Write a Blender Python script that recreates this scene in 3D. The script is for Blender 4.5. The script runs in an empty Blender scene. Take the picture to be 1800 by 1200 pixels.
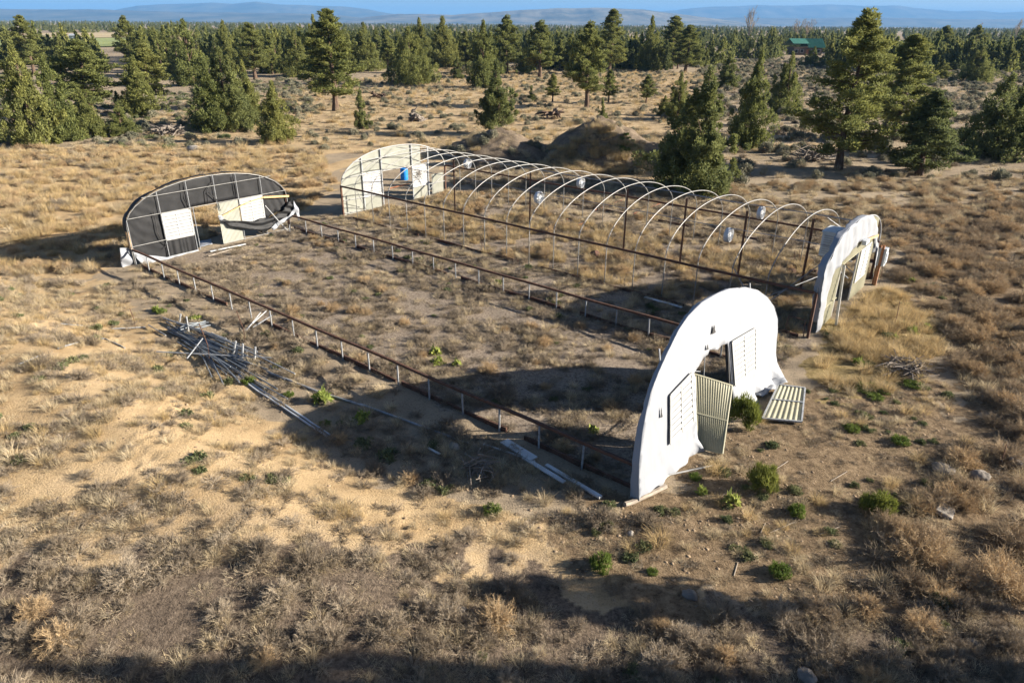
import bpy, math, random
import numpy as np
from mathutils import Vector, Matrix
from mathutils.geometry import delaunay_2d_cdt
rng = np.random.default_rng(11); random.seed(11)
SC = bpy.context.scene; COL = SC.collection
R = math.radians
# ---------------------------------------------------------------- camera constants and survey of the site
F, PITCH, ROLL, CAMH = 1211.19, 0.4321, 0.00761, 11.3606
TH, OX, OY = 0.685273, -19.22902, 33.53088
A2 = np.array([math.cos(TH), -math.sin(TH)]); B2 = np.array([math.sin(TH), math.cos(TH)]); O2 = np.array([OX, OY])
W1, RH1, GX, W2, RH2 = 9.2332, 0.824, 13.1665, 9.3732, 1.934
LEN = 29.3
def P(s, t, z=0.0):
    q = O2 + A2*s + B2*t
    return Vector((q[0], q[1], z))
def ray(u, v):
    uu, vv = (u-900)/F, (v-600)/F
    cr, sr = math.cos(ROLL), math.sin(ROLL)
    U = uu*cr+vv*sr; V = -uu*sr+vv*cr
    c, s = math.cos(PITCH), math.sin(PITCH)
    return np.array([U, c-V*s, -s-V*c])
# ---------------------------------------------------------------- noise and terrain
_perm = np.random.default_rng(5).permutation(512)
_g = np.random.default_rng(6).normal(size=(512, 2)); _g /= np.linalg.norm(_g, axis=1)[:, None]
def perlin(x, y, seed=0):
    x = np.asarray(x, float); y = np.asarray(y, float)
    xi = np.floor(x).astype(int); yi = np.floor(y).astype(int); xf = x-xi; yf = y-yi
    def gr(ix, iy, dx, dy):
        h = _perm[(_perm[(ix+seed*37) & 511]+iy) & 511]
        return _g[h, 0]*dx+_g[h, 1]*dy
    u = xf**3*(xf*(xf*6-15)+10); v = yf**3*(yf*(yf*6-15)+10)
    n00 = gr(xi, yi, xf, yf); n10 = gr(xi+1, yi, xf-1, yf); n01 = gr(xi, yi+1, xf, yf-1); n11 = gr(xi+1, yi+1, xf-1, yf-1)
    return (n00*(1-u)+n10*u)*(1-v)+(n01*(1-u)+n11*u)*v
def fbm(x, y, o=4, seed=0):
    r = 0; a = 1; f = 1
    for i in range(o):
        r = r+a*perlin(np.asarray(x)*f, np.asarray(y)*f, seed+i); a *= .5; f *= 2.03
    return r
def sstep(a, b, x):
    t = np.clip((x-a)/(b-a), 0, 1); return t*t*(3-2*t)
MOUNDS = [  # x, y, rx, ry, height
    (8.0, 65.0, 6.0, 5.6, 4.1), (-1.3, 67.0, 6.0, 4.6, 2.5)]
def hgt0(x, y):
    """terrain without the dirt piles"""
    x = np.asarray(x, float); y = np.asarray(y, float)
    s = (x-OX)*A2[0]+(y-OY)*A2[1]; t = (x-OX)*B2[0]+(y-OY)*B2[1]
    ds = np.maximum(np.maximum(-2-s, s-31), 0); dt = np.maximum(np.maximum(-1.5-t, t-24), 0)
    d = np.hypot(ds, dt)
    far = sstep(1, 14, d)
    h = far*(0.28*perlin(x/13, y/13, 3)+0.35*perlin(x/45, y/45, 4)*sstep(60, 120, y))
    # the sandy bank in the left foreground
    bank = sstep(-3.8, -8.2, t)*sstep(36, 18, s)
    h = h+1.2*bank
    near = 1/(1+np.maximum(y-20, 0)/60)
    h = h+0.05*perlin(x/2.2, y/2.2, 7)+near*(0.035*perlin(x/.75, y/.75, 8)+0.022*perlin(x/.33, y/.33, 9))
    return h
def mound(x, y):
    m = 0
    for (cx, cy, rx, ry, hh) in MOUNDS:
        d = np.hypot((x-cx)/rx, (y-cy)/ry)*(1+.25*fbm(x/3+cx, y/3, 3, 21))
        m = np.maximum(m, hh*np.clip(1-d, 0, 1)**.78*(1+.12*perlin(x/.8, y/.8, 31)))
    return m
def hgt(x, y): return hgt0(x, y)+mound(x, y)
def at(u, v, ground=True):
    r = ray(u, v); z = 0.0
    for i in range(6 if ground else 1):
        k = (z-CAMH)/r[2]; p = r*k
        if ground and p[1] < 400: z = float(hgt0(p[0], p[1]))
    return float(p[0]), float(p[1])
def zat(u, v, y):
    r = ray(u, v); k = y/r[1]; return CAMH+r[2]*k, r[0]*k
# ---------------------------------------------------------------- materials
def new_mat(name):
    m = bpy.data.materials.new(name); m.use_nodes = True
    nt = m.node_tree; nt.nodes.clear()
    o = nt.nodes.new('ShaderNodeOutputMaterial'); b = nt.nodes.new('ShaderNodeBsdfPrincipled')
    nt.links.new(b.outputs[0], o.inputs[0])
    return m, nt, b
def N(nt, typ, **kw):
    n = nt.nodes.new(typ)
    for k, v in kw.items():
        if k.startswith('i_'): n.inputs[k[2:].replace('_', ' ')].default_value = v
        else: setattr(n, k, v)
    return n
def ramp(nt, fac, stops):
    r = nt.nodes.new('ShaderNodeValToRGB'); e = r.color_ramp.elements
    while len(e) < len(stops): e.new(.5)
    for q, (p, c) in zip(e, stops):
        q.position = p; q.color = (*c, 1) if len(c) == 3 else c
    nt.links.new(fac, r.inputs[0]); return r.outputs[0]
def mixc(nt, fac, a, b, mode='MIX'):
    m = nt.nodes.new('ShaderNodeMix'); m.data_type = 'RGBA'; m.blend_type = mode
    for sock, v in ((m.inputs[0], fac), (m.inputs[6], a), (m.inputs[7], b)):
        if hasattr(v, 'is_linked'): nt.links.new(v, sock)
        else: sock.default_value = v if not isinstance(v, tuple) else ((*v, 1) if len(v) == 3 else v)
    return m.outputs[2]
def noise(nt, scale, detail=4, rough=.55, coord=None):
    n = nt.nodes.new('ShaderNodeTexNoise'); n.inputs['Scale'].default_value = scale
    n.inputs['Detail'].default_value = detail; n.inputs['Roughness'].default_value = rough
    if coord is not None: nt.links.new(coord, n.inputs['Vector'])
    return n.outputs['Fac']
def geo_pos(nt): return nt.nodes.new('ShaderNodeNewGeometry').outputs['Position']
def simple(name, c1, c2, scale=3., rough=.7, metal=0., bump=0., stretch=None, lo=.35, hi=.65, spec=.3):
    m, nt, b = new_mat(name)
    p = geo_pos(nt)
    if stretch:
        mp = N(nt, 'ShaderNodeMapping'); mp.inputs['Scale'].default_value = stretch; nt.links.new(p, mp.inputs[0]); p = mp.outputs[0]
    f = noise(nt, scale, 5, .6, p)
    nt.links.new(ramp(nt, f, [(lo, c1), (hi, c2)]), b.inputs['Base Color'])
    b.inputs['Roughness'].default_value = rough; b.inputs['Metallic'].default_value = metal
    b.inputs['Specular IOR Level'].default_value = spec
    if bump:
        bn = N(nt, 'ShaderNodeBump'); bn.inputs['Strength'].default_value = bump; bn.inputs['Distance'].default_value = .02
        nt.links.new(f, bn.inputs['Height']); nt.links.new(bn.outputs[0], b.inputs['Normal'])
    return m
M = {}
M['galv'] = simple('galvanized_steel', (.20, .21, .22), (.34, .35, .36), 9, .55, .15, spec=.4)
M['hoop'] = simple('bright_galvanized_tube', (.19, .188, .18), (.29, .285, .27), 5, .45, .2, spec=.5)
M['pipe_dark'] = simple('dull_grey_pipe', (.09, .105, .12), (.20, .22, .24), 6, .5, .2, spec=.4)
M['backing'] = simple('painted_vent_gap_shade', (.15, .155, .16), (.19, .195, .20), 3, .8)  # grey that paints the shade between vent slats
M['white_metal'] = simple('weathered_white_metal', (.30, .305, .30), (.38, .38, .37), 4, .55)
M['clod'] = simple('dry_soil_clod', (.14, .10, .065), (.34, .25, .16), 4, .95)
M['fan_white'] = simple('white_fan_enamel', (.44, .45, .46), (.56, .57, .58), 3, .5)
M['rust'] = simple('rusted_steel', (.06, .034, .024), (.125, .062, .040), 6, .85, 0, .2)
M['rust_dark'] = simple('dark_rusted_board', (.05, .03, .02), (.12, .06, .04), 5, .9, 0, .3)
M['rust_red'] = simple('orange_rusted_pipe', (.19, .062, .028), (.29, .11, .05), 8, .85)
M['wood'] = simple('raw_lumber', (.42, .25, .11), (.60, .40, .20), 4, .8, 0, .1, (6, 6, 1))
M['wood_grey'] = simple('weathered_wood', (.22, .18, .14), (.36, .31, .25), 5, .85, 0, .2, (1, 1, 6))
M['lumber_pale'] = simple('pale_weathered_lumber', (.42, .43, .43), (.56, .57, .57), 3, .75)
M['wood_brown'] = simple('brown_wood_post', (.20, .09, .04), (.32, .15, .07), 6, .85)
M['cream'] = simple('cream_corrugated_plastic', (.27, .255, .175), (.34, .325, .235), 1.3, .5)
M['pale_panel'] = simple('white_corrugated_plastic', (.28, .285, .24), (.36, .36, .315), 1.2, .5)
M['black_cloth'] = simple('black_poly_cloth', (.006, .0065, .0075), (.014, .014, .0155), 2.2, .65, 0, .3, spec=.3)
M['dark'] = simple('black_hose_and_tear_shade', (.015, .015, .016), (.035, .035, .035), 4, .6)
M['blue'] = simple('blue_plastic', (.01, .16, .50), (.02, .22, .60), 3, .4)
M['concrete'] = simple('pale_concrete', (.20, .18, .155), (.31, .28, .245), 5, .9, 0, .3)
M['rock'] = simple('basalt_rock', (.10, .088, .075), (.24, .21, .18), 3, .9, 0, .6)
M['bark'] = simple('juniper_bark', (.055, .035, .025), (.14, .095, .065), 5, .95, 0, .5, (3, 3, .6))
M['deadwood'] = simple('grey_deadwood', (.10, .083, .066), (.23, .195, .165), 3, .95, 0, .5)
M['grey_box'] = simple('grey_painted_steel', (.34, .37, .40), (.44, .47, .50), 3, .5)
M['cooler'] = simple('pale_cooler_metal', (.42, .46, .47), (.52, .56, .58), 3, .6)
M['roof_green'] = simple('green_metal_roof', (.04, .14, .10), (.06, .18, .135), .6, .5)
M['house_wall'] = simple('dark_timber_wall', (.10, .075, .055), (.15, .11, .08), .6, .9)
M['glass'] = simple('dark_window_glass', (.02, .025, .03), (.03, .035, .04), 1, .1, spec=.7)
def tarp_mat():
    m, nt, b = new_mat('white_poly_tarp')
    p = geo_pos(nt)
    c = ramp(nt, noise(nt, 1.1, 4, .6, p), [(.3, (.228, .24, .262)), (.7, (.246, .258, .28))])
    d = ramp(nt, noise(nt, 3.3, 6, .7, p), [(.62, (1, 1, 1)), (.80, (.84, .83, .80))])
    nt.links.new(mixc(nt, 1., c, d, 'MULTIPLY'), b.inputs['Base Color'])
    b.inputs['Roughness'].default_value = .55; b.inputs['Specular IOR Level'].default_value = .25
    w = N(nt, 'ShaderNodeMapping'); w.inputs['Scale'].default_value = (1, 1, .22); w.inputs['Rotation'].default_value = (.06, .04, 0)
    nt.links.new(p, w.inputs[0])
    bn = N(nt, 'ShaderNodeBump'); bn.inputs['Strength'].default_value = .6; bn.inputs['Distance'].default_value = .03
    nt.links.new(noise(nt, 3.2, 5, .55, w.outputs[0]), bn.inputs['Height']); nt.links.new(bn.outputs[0], b.inputs['Normal'])
    return m
M['tarp'] = tarp_mat()
def plant_mat(name, lo, hi, lo2=None, hi2=None, trans=.25, tint=True, sat=1.):
    """leaf / straw colour: varies from plant to plant and from spray to spray"""
    m, nt, b = new_mat(name)
    oi = nt.nodes.new('ShaderNodeObjectInfo')
    ci = ramp(nt, oi.outputs['Random'], [(0, lo), (1, hi)])
    if tint:
        a = N(nt, 'ShaderNodeAttribute', attribute_name='tint')
        c2 = ramp(nt, a.outputs['Fac'], [(0, lo2 or (.62, .66, .7)), (1, hi2 or (1.35, 1.3, 1.15))])
        ci = mixc(nt, 1., ci, c2, 'MULTIPLY')
    nt.links.new(ci, b.inputs['Base Color'])
    b.inputs['Roughness'].default_value = .8; b.inputs['Specular IOR Level'].default_value = .12
    if trans:
        tr = nt.nodes.new('ShaderNodeBsdfTranslucent'); nt.links.new(ci, tr.inputs[0])
        ms = nt.nodes.new('ShaderNodeMixShader'); ms.inputs[0].default_value = trans
        nt.links.new(b.outputs[0], ms.inputs[1]); nt.links.new(tr.outputs[0], ms.inputs[2])
        nt.links.new(ms.outputs[0], nt.nodes['Material Output'].inputs[0])
    return m
M['juniper'] = plant_mat('juniper_foliage', (.145, .165, .058), (.21, .215, .072), lo2=(.7, .74, .8), trans=.4)
M['pine'] = plant_mat('pine_foliage', (.150, .168, .055), (.195, .205, .068), lo2=(.7, .74, .8), trans=.4)
M['juniper_dark'] = plant_mat('dark_juniper_foliage', (.12, .14, .058), (.165, .18, .068), lo2=(.7, .74, .8), trans=.4)
M['straw'] = plant_mat('dry_grass_straw', (.38, .305, .20), (.56, .465, .325), trans=.3)
M['straw_gold'] = plant_mat('golden_dry_grass', (.40, .30, .16), (.55, .42, .24), trans=.3)
M['twig'] = plant_mat('grey_dead_twigs', (.18, .145, .11), (.35, .29, .225), trans=.1)
M['tumble'] = plant_mat('brown_tumbleweed_twigs', (.32, .23, .14), (.50, .37, .23), trans=.15)
M['tumble_brown'] = plant_mat('dark_brown_tumbleweed_twigs', (.25, .19, .13), (.41, .315, .215), trans=.15)
M['sage'] = plant_mat('grey_sagebrush_leaves', (.17, .17, .125), (.30, .28, .21), trans=.2)
M['green'] = plant_mat('fresh_green_weeds', (.10, .145, .032), (.14, .185, .045), trans=.3)
M['greenshrub'] = plant_mat('olive_green_shrub', (.12, .15, .03), (.18, .19, .05), trans=.3)
M['yellowleaf'] = plant_mat('yellow_green_leaves', (.20, .25, .06), (.28, .31, .09), trans=.3)
M['lowgreen'] = plant_mat('low_grey_green_weed', (.10, .125, .06), (.17, .18, .09), trans=.2)
M['baretwig'] = plant_mat('bare_tree_twigs', (.28, .22, .15), (.40, .33, .22), trans=0, tint=False)
# ---------------------------------------------------------------- object helpers
def tag(o, label=None, cat=None, group=None, kind=None):
    if label: o['label'] = label
    if cat: o['category'] = cat
    if group: o['group'] = group
    if kind: o['kind'] = kind
    return o
def empty(name, loc, label=None, cat=None, group=None):
    o = bpy.data.objects.new(name, None); o.empty_display_size = .2; COL.objects.link(o); o.location = loc
    return tag(o, label, cat, group)
class MB:
    def __init__(s): s.v = []; s.f = []
    def add(s, v, f):
        b = len(s.v); s.v += [Vector(x) for x in v]; s.f += [tuple(i+b for i in q) for q in f]
    def box(s, c, sz, ax=None):
        ax = ax or (Vector((1, 0, 0)), Vector((0, 1, 0)), Vector((0, 0, 1)))
        c = Vector(c); v = []
        for i in (-1, 1):
            for j in (-1, 1):
                for k in (-1, 1): v.append(c+ax[0]*(i*sz[0]/2)+ax[1]*(j*sz[1]/2)+ax[2]*(k*sz[2]/2))
        s.add(v, [(0, 1, 3, 2), (4, 6, 7, 5), (0, 4, 5, 1), (2, 3, 7, 6), (0, 2, 6, 4), (1, 5, 7, 3)])
    def bar(s, a, b, w, h=None, up=(0, 0, 1)):
        a = Vector(a); b = Vector(b); d = b-a; L = d.length; d.normalize()
        x = d.cross(Vector(up))
        if x.length < 1e-3: x = d.cross(Vector((1, 0, 0)))
        x.normalize(); y = x.cross(d)
        s.box((a+b)/2, (L, w, h or w), (d, x, y))
    def tube(s, pts, r, n=6, caps=True):
        pts = [Vector(p) for p in pts]; rs = r if isinstance(r, (list, tuple)) else [r]*len(pts)
        v = []; f = []
        up = Vector((0, 0, 1))
        for i, p in enumerate(pts):
            d = (pts[min(i+1, len(pts)-1)]-pts[max(i-1, 0)]).normalized()
            x = d.cross(up)
            if x.length < .05: x = d.cross(Vector((0, 1, 0.1)))
            x.normalize(); y = d.cross(x)
            for k in range(n):
                a = 2*math.pi*k/n; v.append(p+x*(math.cos(a)*rs[i])+y*(math.sin(a)*rs[i]))
        for i in range(len(pts)-1):
            for k in range(n):
                f.append((i*n+k, i*n+(k+1) % n, (i+1)*n+(k+1) % n, (i+1)*n+k))
        if caps: f.append(tuple(range(n-1, -1, -1))); f.append(tuple((len(pts)-1)*n+k for k in range(n)))
        s.add(v, f)
    def sheet(s, rows):
        n = len(rows[0]); v = [p for r in rows for p in r]
        s.add(v, [(i*n+k, i*n+k+1, (i+1)*n+k+1, (i+1)*n+k) for i in range(len(rows)-1) for k in range(n-1)])
    def build(s, name, mat, parent=None, loc=None, smooth=False, solid=0.):
        if parent is not None: off = Vector(parent_loc(parent))
        elif loc is not None: off = Vector(loc)
        else:
            xs = [v.x for v in s.v]; ys = [v.y for v in s.v]; zs = [v.z for v in s.v]
            off = Vector(((min(xs)+max(xs))/2, (min(ys)+max(ys))/2, min(zs)))
        me = bpy.data.meshes.new(name); me.from_pydata([v-off for v in s.v], [], s.f); me.materials.append(mat)
        if smooth: me.polygons.foreach_set('use_smooth', [True]*len(me.polygons))
        o = bpy.data.objects.new(name, me); COL.objects.link(o)
        if parent is not None: o.parent = parent
        else: o.location = off
        if solid:
            md = o.modifiers.new('thickness', 'SOLIDIFY'); md.thickness = solid; md.offset = 0
        return o
def parent_loc(o):
    l = Vector((0, 0, 0))
    while o is not None: l += Vector(o.location); o = o.parent
    return l
def np_mesh(name, V, F, mat, tint=None):
    me = bpy.data.meshes.new(name)
    V = np.asarray(V, np.float32); F = np.asarray(F, np.int32); k = F.shape[1]
    me.vertices.add(len(V)); me.vertices.foreach_set('co', V.ravel())
    me.loops.add(F.size); me.loops.foreach_set('vertex_index', F.ravel())
    me.polygons.add(len(F)); me.polygons.foreach_set('loop_start', np.arange(0, F.size, k, dtype=np.int32))
    me.polygons.foreach_set('loop_total', np.full(len(F), k, np.int32))
    me.update(calc_edges=True)
    if tint is not None:
        a = me.attributes.new('tint', 'FLOAT', 'POINT'); a.data.foreach_set('value', np.asarray(tint, np.float32))
    me.materials.append(mat); return me
def obj(name, me, loc=(0, 0, 0), parent=None, rz=0, sc=1, link=True):
    o = bpy.data.objects.new(name, me); o.location = loc; o.rotation_euler = (0, 0, rz)
    o.scale = (sc, sc, sc) if not isinstance(sc, tuple) else sc
    if link: COL.objects.link(o)
    if parent is not None: o.parent = parent
    return o
# ---------------------------------------------------------------- plant geometry
def unit(v): return v/np.maximum(np.linalg.norm(v, axis=-1, keepdims=True), 1e-9)
def leaves(cen, rad, n, L, W, up=.5, rg=rng):
    """kite-shaped sprays through ellipsoid clumps; cen (k,3), rad (k,3)"""
    k = len(cen); c = np.repeat(cen, n, 0); r = np.repeat(rad, n, 0)
    d = unit(rg.normal(size=(k*n, 3)))
    q = (.35+.65*np.sqrt(rg.random((k*n, 1))))
    p = c+d*r*q
    ax = unit(d*.7+np.array([0, 0, up])+rg.normal(size=(k*n, 3))*.45)
    sd = unit(np.cross(ax, rg.normal(size=(k*n, 3))))
    l = L*(.6+.8*rg.random((k*n, 1))); w = W*(.6+.8*rg.random((k*n, 1)))
    V = np.stack([p-ax*l*.3, p+sd*w*.5+ax*l*.1, p+ax*l*.7, p-sd*w*.5+ax*l*.1], 1).reshape(-1, 3)
    t = np.repeat(np.clip(np.repeat(rg.random(k), n)*.7+rg.random(k*n)*.3, 0, 1), 4)
    return V, t
def quads(n): return np.arange(n).reshape(-1, 4)
def spire_clumps(H, Rm, n, seed, z0=.03, power=.85, spires=1, spread=.5, flat=1.5, csize=.5):
    rg = np.random.default_rng(seed); C = []; Rr = []
    sp = [(0., 0., H, Rm)]
    for i in range(spires-1):
        a = rg.random()*6.28; d = Rm*spread*(.5+.5*rg.random()); f = .5+.4*rg.random()
        sp.append((d*math.cos(a), d*math.sin(a), H*f, Rm*(.45+.25*rg.random())))
    wts = np.array([s[2]*s[3] for s in sp]); wts /= wts.sum()
    ph = rg.random((len(sp), 3))*6.28
    for j, (sx, sy, h, rm) in enumerate(sp):
        m = int(.78*n*wts[j])
        f = z0+(1-z0)*(1-np.sqrt(1-rg.random(m)*.985))*1.0
        f = np.clip(f, z0, .99)
        a = rg.random(m)*6.28
        lob = 1+.22*np.sin(2*a+ph[j, 0]+f*5)+.22*np.sin(3*a+ph[j, 1]-f*9)+.24*np.sin(4*f*6.28+ph[j, 2]+2*a)
        prof = rm*((1-f)**power)*np.minimum(1, .55+3.5*f)*lob
        q = np.where(rg.random(m) < .75, .70+.45*rg.random(m)**1.6, .2+.5*rg.random(m))
        C.append(np.stack([sx*(1-f*.5)+prof*q*np.cos(a), sy*(1-f*.5)+prof*q*np.sin(a), f*h], 1))
        s = csize*(.35+.85*rg.random(m)**1.5)*(1-.5*f)
        Rr.append(np.stack([s, s, s*flat], 1))
        lead = np.linspace(.75, .985, 7)
        C.append(np.stack([np.full(7, sx*.5)+rg.normal(size=7)*.05, np.full(7, sy*.5)+rg.normal(size=7)*.05, lead*h], 1))
        Rr.append(np.stack([(1.05-lead)*rm*.6+.10]*2+[np.full(7, .30)], 1))
    return np.concatenate(C), np.concatenate(Rr)
def pine_clumps(H, Rm, seed, z0=.18, limbs=46, power=.7):
    rg = np.random.default_rng(seed); C = []; Rr = []; lims = []
    for i in range(limbs):
        f = z0+(1-z0)*(i+rg.random()*.8)/limbs; a = i*2.4+rg.normal()*.5
        L = Rm*((1-f)**power*min(1, .5+2.2*(f-z0+.06)))*(.62+.5*rg.random())*1.05
        b = np.array([0, 0, f*H]); dr = np.array([math.cos(a), math.sin(a), .12+.35*f])
        e = b+dr*L; lims.append((b, e))
        m = max(2, int(3+L*2.6))
        for k in range(m):
            q = .3+.72*(k+rg.random())/m
            c = b+dr*L*q+np.array([rg.normal()*.2*L*.5, rg.normal()*.2*L*.5, .12+rg.normal()*.13])
            s = (.17+.22*rg.random())*(1.1-.45*f)*(.75+.12*Rm)
            C.append(c); Rr.append((s*1.25, s*1.25, s*.85))
    for k in range(6): C.append(np.array([0, 0, H*(.88+.024*k)])+rg.normal(size=3)*.06); Rr.append((.26-.03*k, .26-.03*k, .34))
    return np.array(C), np.array(Rr), lims
def trunk_mb(H, r, lean=(0, 0), seed=0, limbs=(), top=.92, forks=0):
    rg = np.random.default_rng(seed); mb = MB()
    n = 8; pts = []; rs = []
    for i in range(n+1):
        f = i/n*top
        pts.append((lean[0]*f*H+math.sin(f*7+seed)*.05*r*8, lean[1]*f*H+math.cos(f*5+seed)*.05*r*8, f*H-.15*(i == 0)))
        rs.append(r*(1-f)**.8+.015+(.35*r if i == 0 else 0))
    mb.tube(pts, rs, 7)
    for (b, e) in limbs:
        b = Vector(b); e = Vector(e); mid = (b+e)/2+Vector((0, 0, -.06*(e-b).length))
        rr = max(.02, r*.28*(1-b.z/H)+.012); mb.tube([b, mid, e], [rr, rr*.7, .012], 4, False)
    return mb
def crown_mesh(name, C, Rr, n, L, W, mat, up, seed):
    V, t = leaves(C, Rr, n, L, W, up, np.random.default_rng(seed))
    return np_mesh(name, V, quads(len(V)), mat, t)
PROTO = {}
def tree_proto(key, H, crown, trunk): PROTO[key] = (H, crown, trunk)
def make_protos():
    def jun(key, H, Rm, n, leaf, seed, mat, spires, z0=.03, power=.85, spread=.5, cs=.5, L=.2, W=.085, flat=1.5, tr=.16, nl=14):
        C, Rr = spire_clumps(H, Rm, n, seed, z0, power, spires, spread, flat, cs)
        rg = np.random.default_rng(seed); lims = []
        for i in rg.choice(len(C), min(nl, len(C)), False):
            c = C[i]; lims.append(((0, 0, max(.2, c[2]*.6)), tuple(c)))
        me = crown_mesh(key+'_crown', C, Rr, leaf, L, W, mat, .75, seed)
        tb = trunk_mb(H, tr, seed=seed, limbs=lims)
        tm = bpy.data.meshes.new(key+'_trunk'); tm.from_pydata(tb.v, [], tb.f); tm.materials.append(M['bark'])
        tree_proto(key, H, me, tm)
    def pin(key, H, Rm, leaf, seed, mat, z0=.18, limbs=46, power=.7, L=.22, W=.08, tr=.2):
        C, Rr, lims = pine_clumps(H, Rm, seed, z0, limbs, power)
        me = crown_mesh(key+'_crown', C, Rr, leaf, L, W, mat, .45, seed)
        tb = trunk_mb(H, tr, seed=seed, limbs=lims)
        tm = bpy.data.meshes.new(key+'_trunk'); tm.from_pydata(tb.v, [], tb.f); tm.materials.append(M['bark'])
        tree_proto(key, H, me, tm)
    # near trees, rich
    jun('cone_a', 7., 2.3, 260, 100, 1, M['juniper'], 4)
    jun('cone_b', 7., 2.0, 240, 100, 2, M['juniper'], 3, power=.75)
    jun('cone_c', 7., 2.6, 280, 95, 3, M['juniper'], 6, spread=.75, power=.8)
    jun('big_a', 8.5, 2.9, 420, 115, 4, M['juniper_dark'], 7, spread=.7, cs=.5, power=.72)
    jun('round_a', 6., 3.0, 320, 95, 5, M['juniper'], 7, spread=.8, power=.55, cs=.55)
    jun('round_b', 6., 2.6, 280, 95, 6, M['juniper_dark'], 5, spread=.8, power=.5, cs=.55)
    jun('column_a', 4., .8, 110, 90, 7, M['juniper_dark'], 1, power=.55, cs=.3, L=.15, W=.06)
    jun('column_b', 4., 1.0, 110, 90, 8, M['juniper'], 2, power=.6, cs=.32, L=.15, W=.06)
    jun('twin_a', 8., 1.7, 240, 120, 9, M['juniper_dark'], 4, z0=.16, spread=.7, power=.5, cs=.5, tr=.3)
    pin('pine_a', 11., 3.6, 78, 12, M['pine'], .12, 62)
    pin('pine_b', 10., 2.7, 78, 13, M['pine'], .16, 54, .6)
    pin('pine_c', 8., 2.6, 82, 14, M['juniper'], .2, 40, .55)
    pin('pine_d', 7., 2.6, 85, 15, M['juniper_dark'], .08, 46, .8)
    pin('high_a', 7., 1.9, 120, 16, M['juniper'], .56, 26, .4)
    # belt trees, lighter
    for i in range(4): jun('belt_cone_%d' % i, 8., 1.9+.25*i, 120, 46, 30+i, (M['juniper'], M['juniper_dark'])[i % 2], 2+i, cs=.6, L=.34, W=.16, nl=5, power=.52, z0=.05)
    for i in range(2): pin('belt_pine_%d' % i, 9., 2.4, 34, 40+i, (M['pine'], M['juniper'])[i], .2, 36, .6, .36, .17)
    for i in range(2): jun('belt_round_%d' % i, 6., 2.6, 110, 50, 50+i, (M['juniper'], M['juniper_dark'])[i], 5, spread=.8, power=.5, cs=.6, L=.34, W=.16, nl=5)
    # far forest, coarse
    for i in range(4): jun('far_%d' % i, 6.6+.5*i, 2.9-.2*i, 74, 16, 60+i, (M['juniper_dark'], M['juniper'])[i % 2], 3+i, cs=.8, L=.7, W=.36, nl=2, power=.5, spread=.8)
make_protos()
# ---- grasses and twiggy bushes
def blades(n, r0, L, w, lean, rg, curl=.5, flat=1.):
    a = rg.random(n)*6.283; r = r0*np.sqrt(rg.random(n))
    b = np.stack([r*np.cos(a), r*np.sin(a), np.zeros(n)], 1)
    a2 = a+rg.normal(size=n)*.7
    tl = np.abs(rg.normal(size=n))*lean+.05
    out = np.stack([np.cos(a2), np.sin(a2), np.zeros(n)], 1)
    l = (L*(.5+.7*rg.random(n)))[:, None]
    up = np.array([0, 0, 1.])
    m = b+(out*np.sin(tl)[:, None]+up*np.cos(tl)[:, None])*l*.55
    t2 = tl+curl*(.4+rg.random(n))
    e = m+(out*np.sin(t2)[:, None]+up*np.cos(t2)[:, None])*l*.5
    e[:, 2] = np.maximum(e[:, 2]*flat, .01); m[:, 2] *= flat
    sd = unit(np.cross(out+rg.normal(size=(n, 3))*.6, up))*w/2
    V = np.stack([b-sd, b+sd, m+sd*.8, m-sd*.8, e+sd*.35, e-sd*.35], 1).reshape(-1, 3)
    i = np.arange(n)*6
    Fq = np.concatenate([np.stack([i, i+1, i+2, i+3], 1), np.stack([i+3, i+2, i+4, i+5], 1)])
    return V, Fq, np.repeat(rg.random(n), 6)
def twigs(nst, nsub, rad, hh, w, rg, fine=.35):
    """dome of branching curved twigs"""
    V = []; Fq = []
    segs = []
    for i in range(nst):
        a = rg.random()*6.283; el = math.acos(rg.random()*.95)
        d = np.array([math.cos(a)*math.sin(el)*rad, math.sin(a)*math.sin(el)*rad, math.cos(el)*hh])*(.75+.35*rg.random())
        b = np.array([rg.normal()*.06*rad, rg.normal()*.06*rad, 0])
        mid = b+d*.5+np.array([0, 0, .12*hh])+rg.normal(size=3)*.05*rad
        e = b+d; segs.append((b, mid, e, w*1.3))
        for k in range(nsub):
            q = .25+.75*rg.random(); p = b*(1-q)**2+2*mid*q*(1-q)+e*q*q if True else e
            dd = unit(d/np.linalg.norm(d)*.8+rg.normal(size=3)*.7+np.array([0, 0, .25]))*fine*rad*(.5+.8*rg.random())
            segs.append((p, p+dd*.5+rg.normal(size=3)*.03*rad, p+dd, w*.75))
    n = len(segs)
    B = np.array([s[0] for s in segs]); Mi = np.array([s[1] for s in segs]); E_ = np.array([s[2] for s in segs]); ww = np.array([s[3] for s in segs])[:, None]
    for q in (B, Mi, E_): q[:, 2] = np.maximum(q[:, 2], -.02)
    sd = unit(np.cross(E_-B, rg.normal(size=(n, 3))))*ww/2
    V = np.stack([B-sd, B+sd, Mi+sd*.8, Mi-sd*.8, E_+sd*.4, E_-sd*.4], 1).reshape(-1, 3)
    i = np.arange(n)*6
    Fq = np.concatenate([np.stack([i, i+1, i+2, i+3], 1), np.stack([i+3, i+2, i+4, i+5], 1)])
    return V, Fq, np.repeat(rg.random(n), 6)
TUFT = {}
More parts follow.
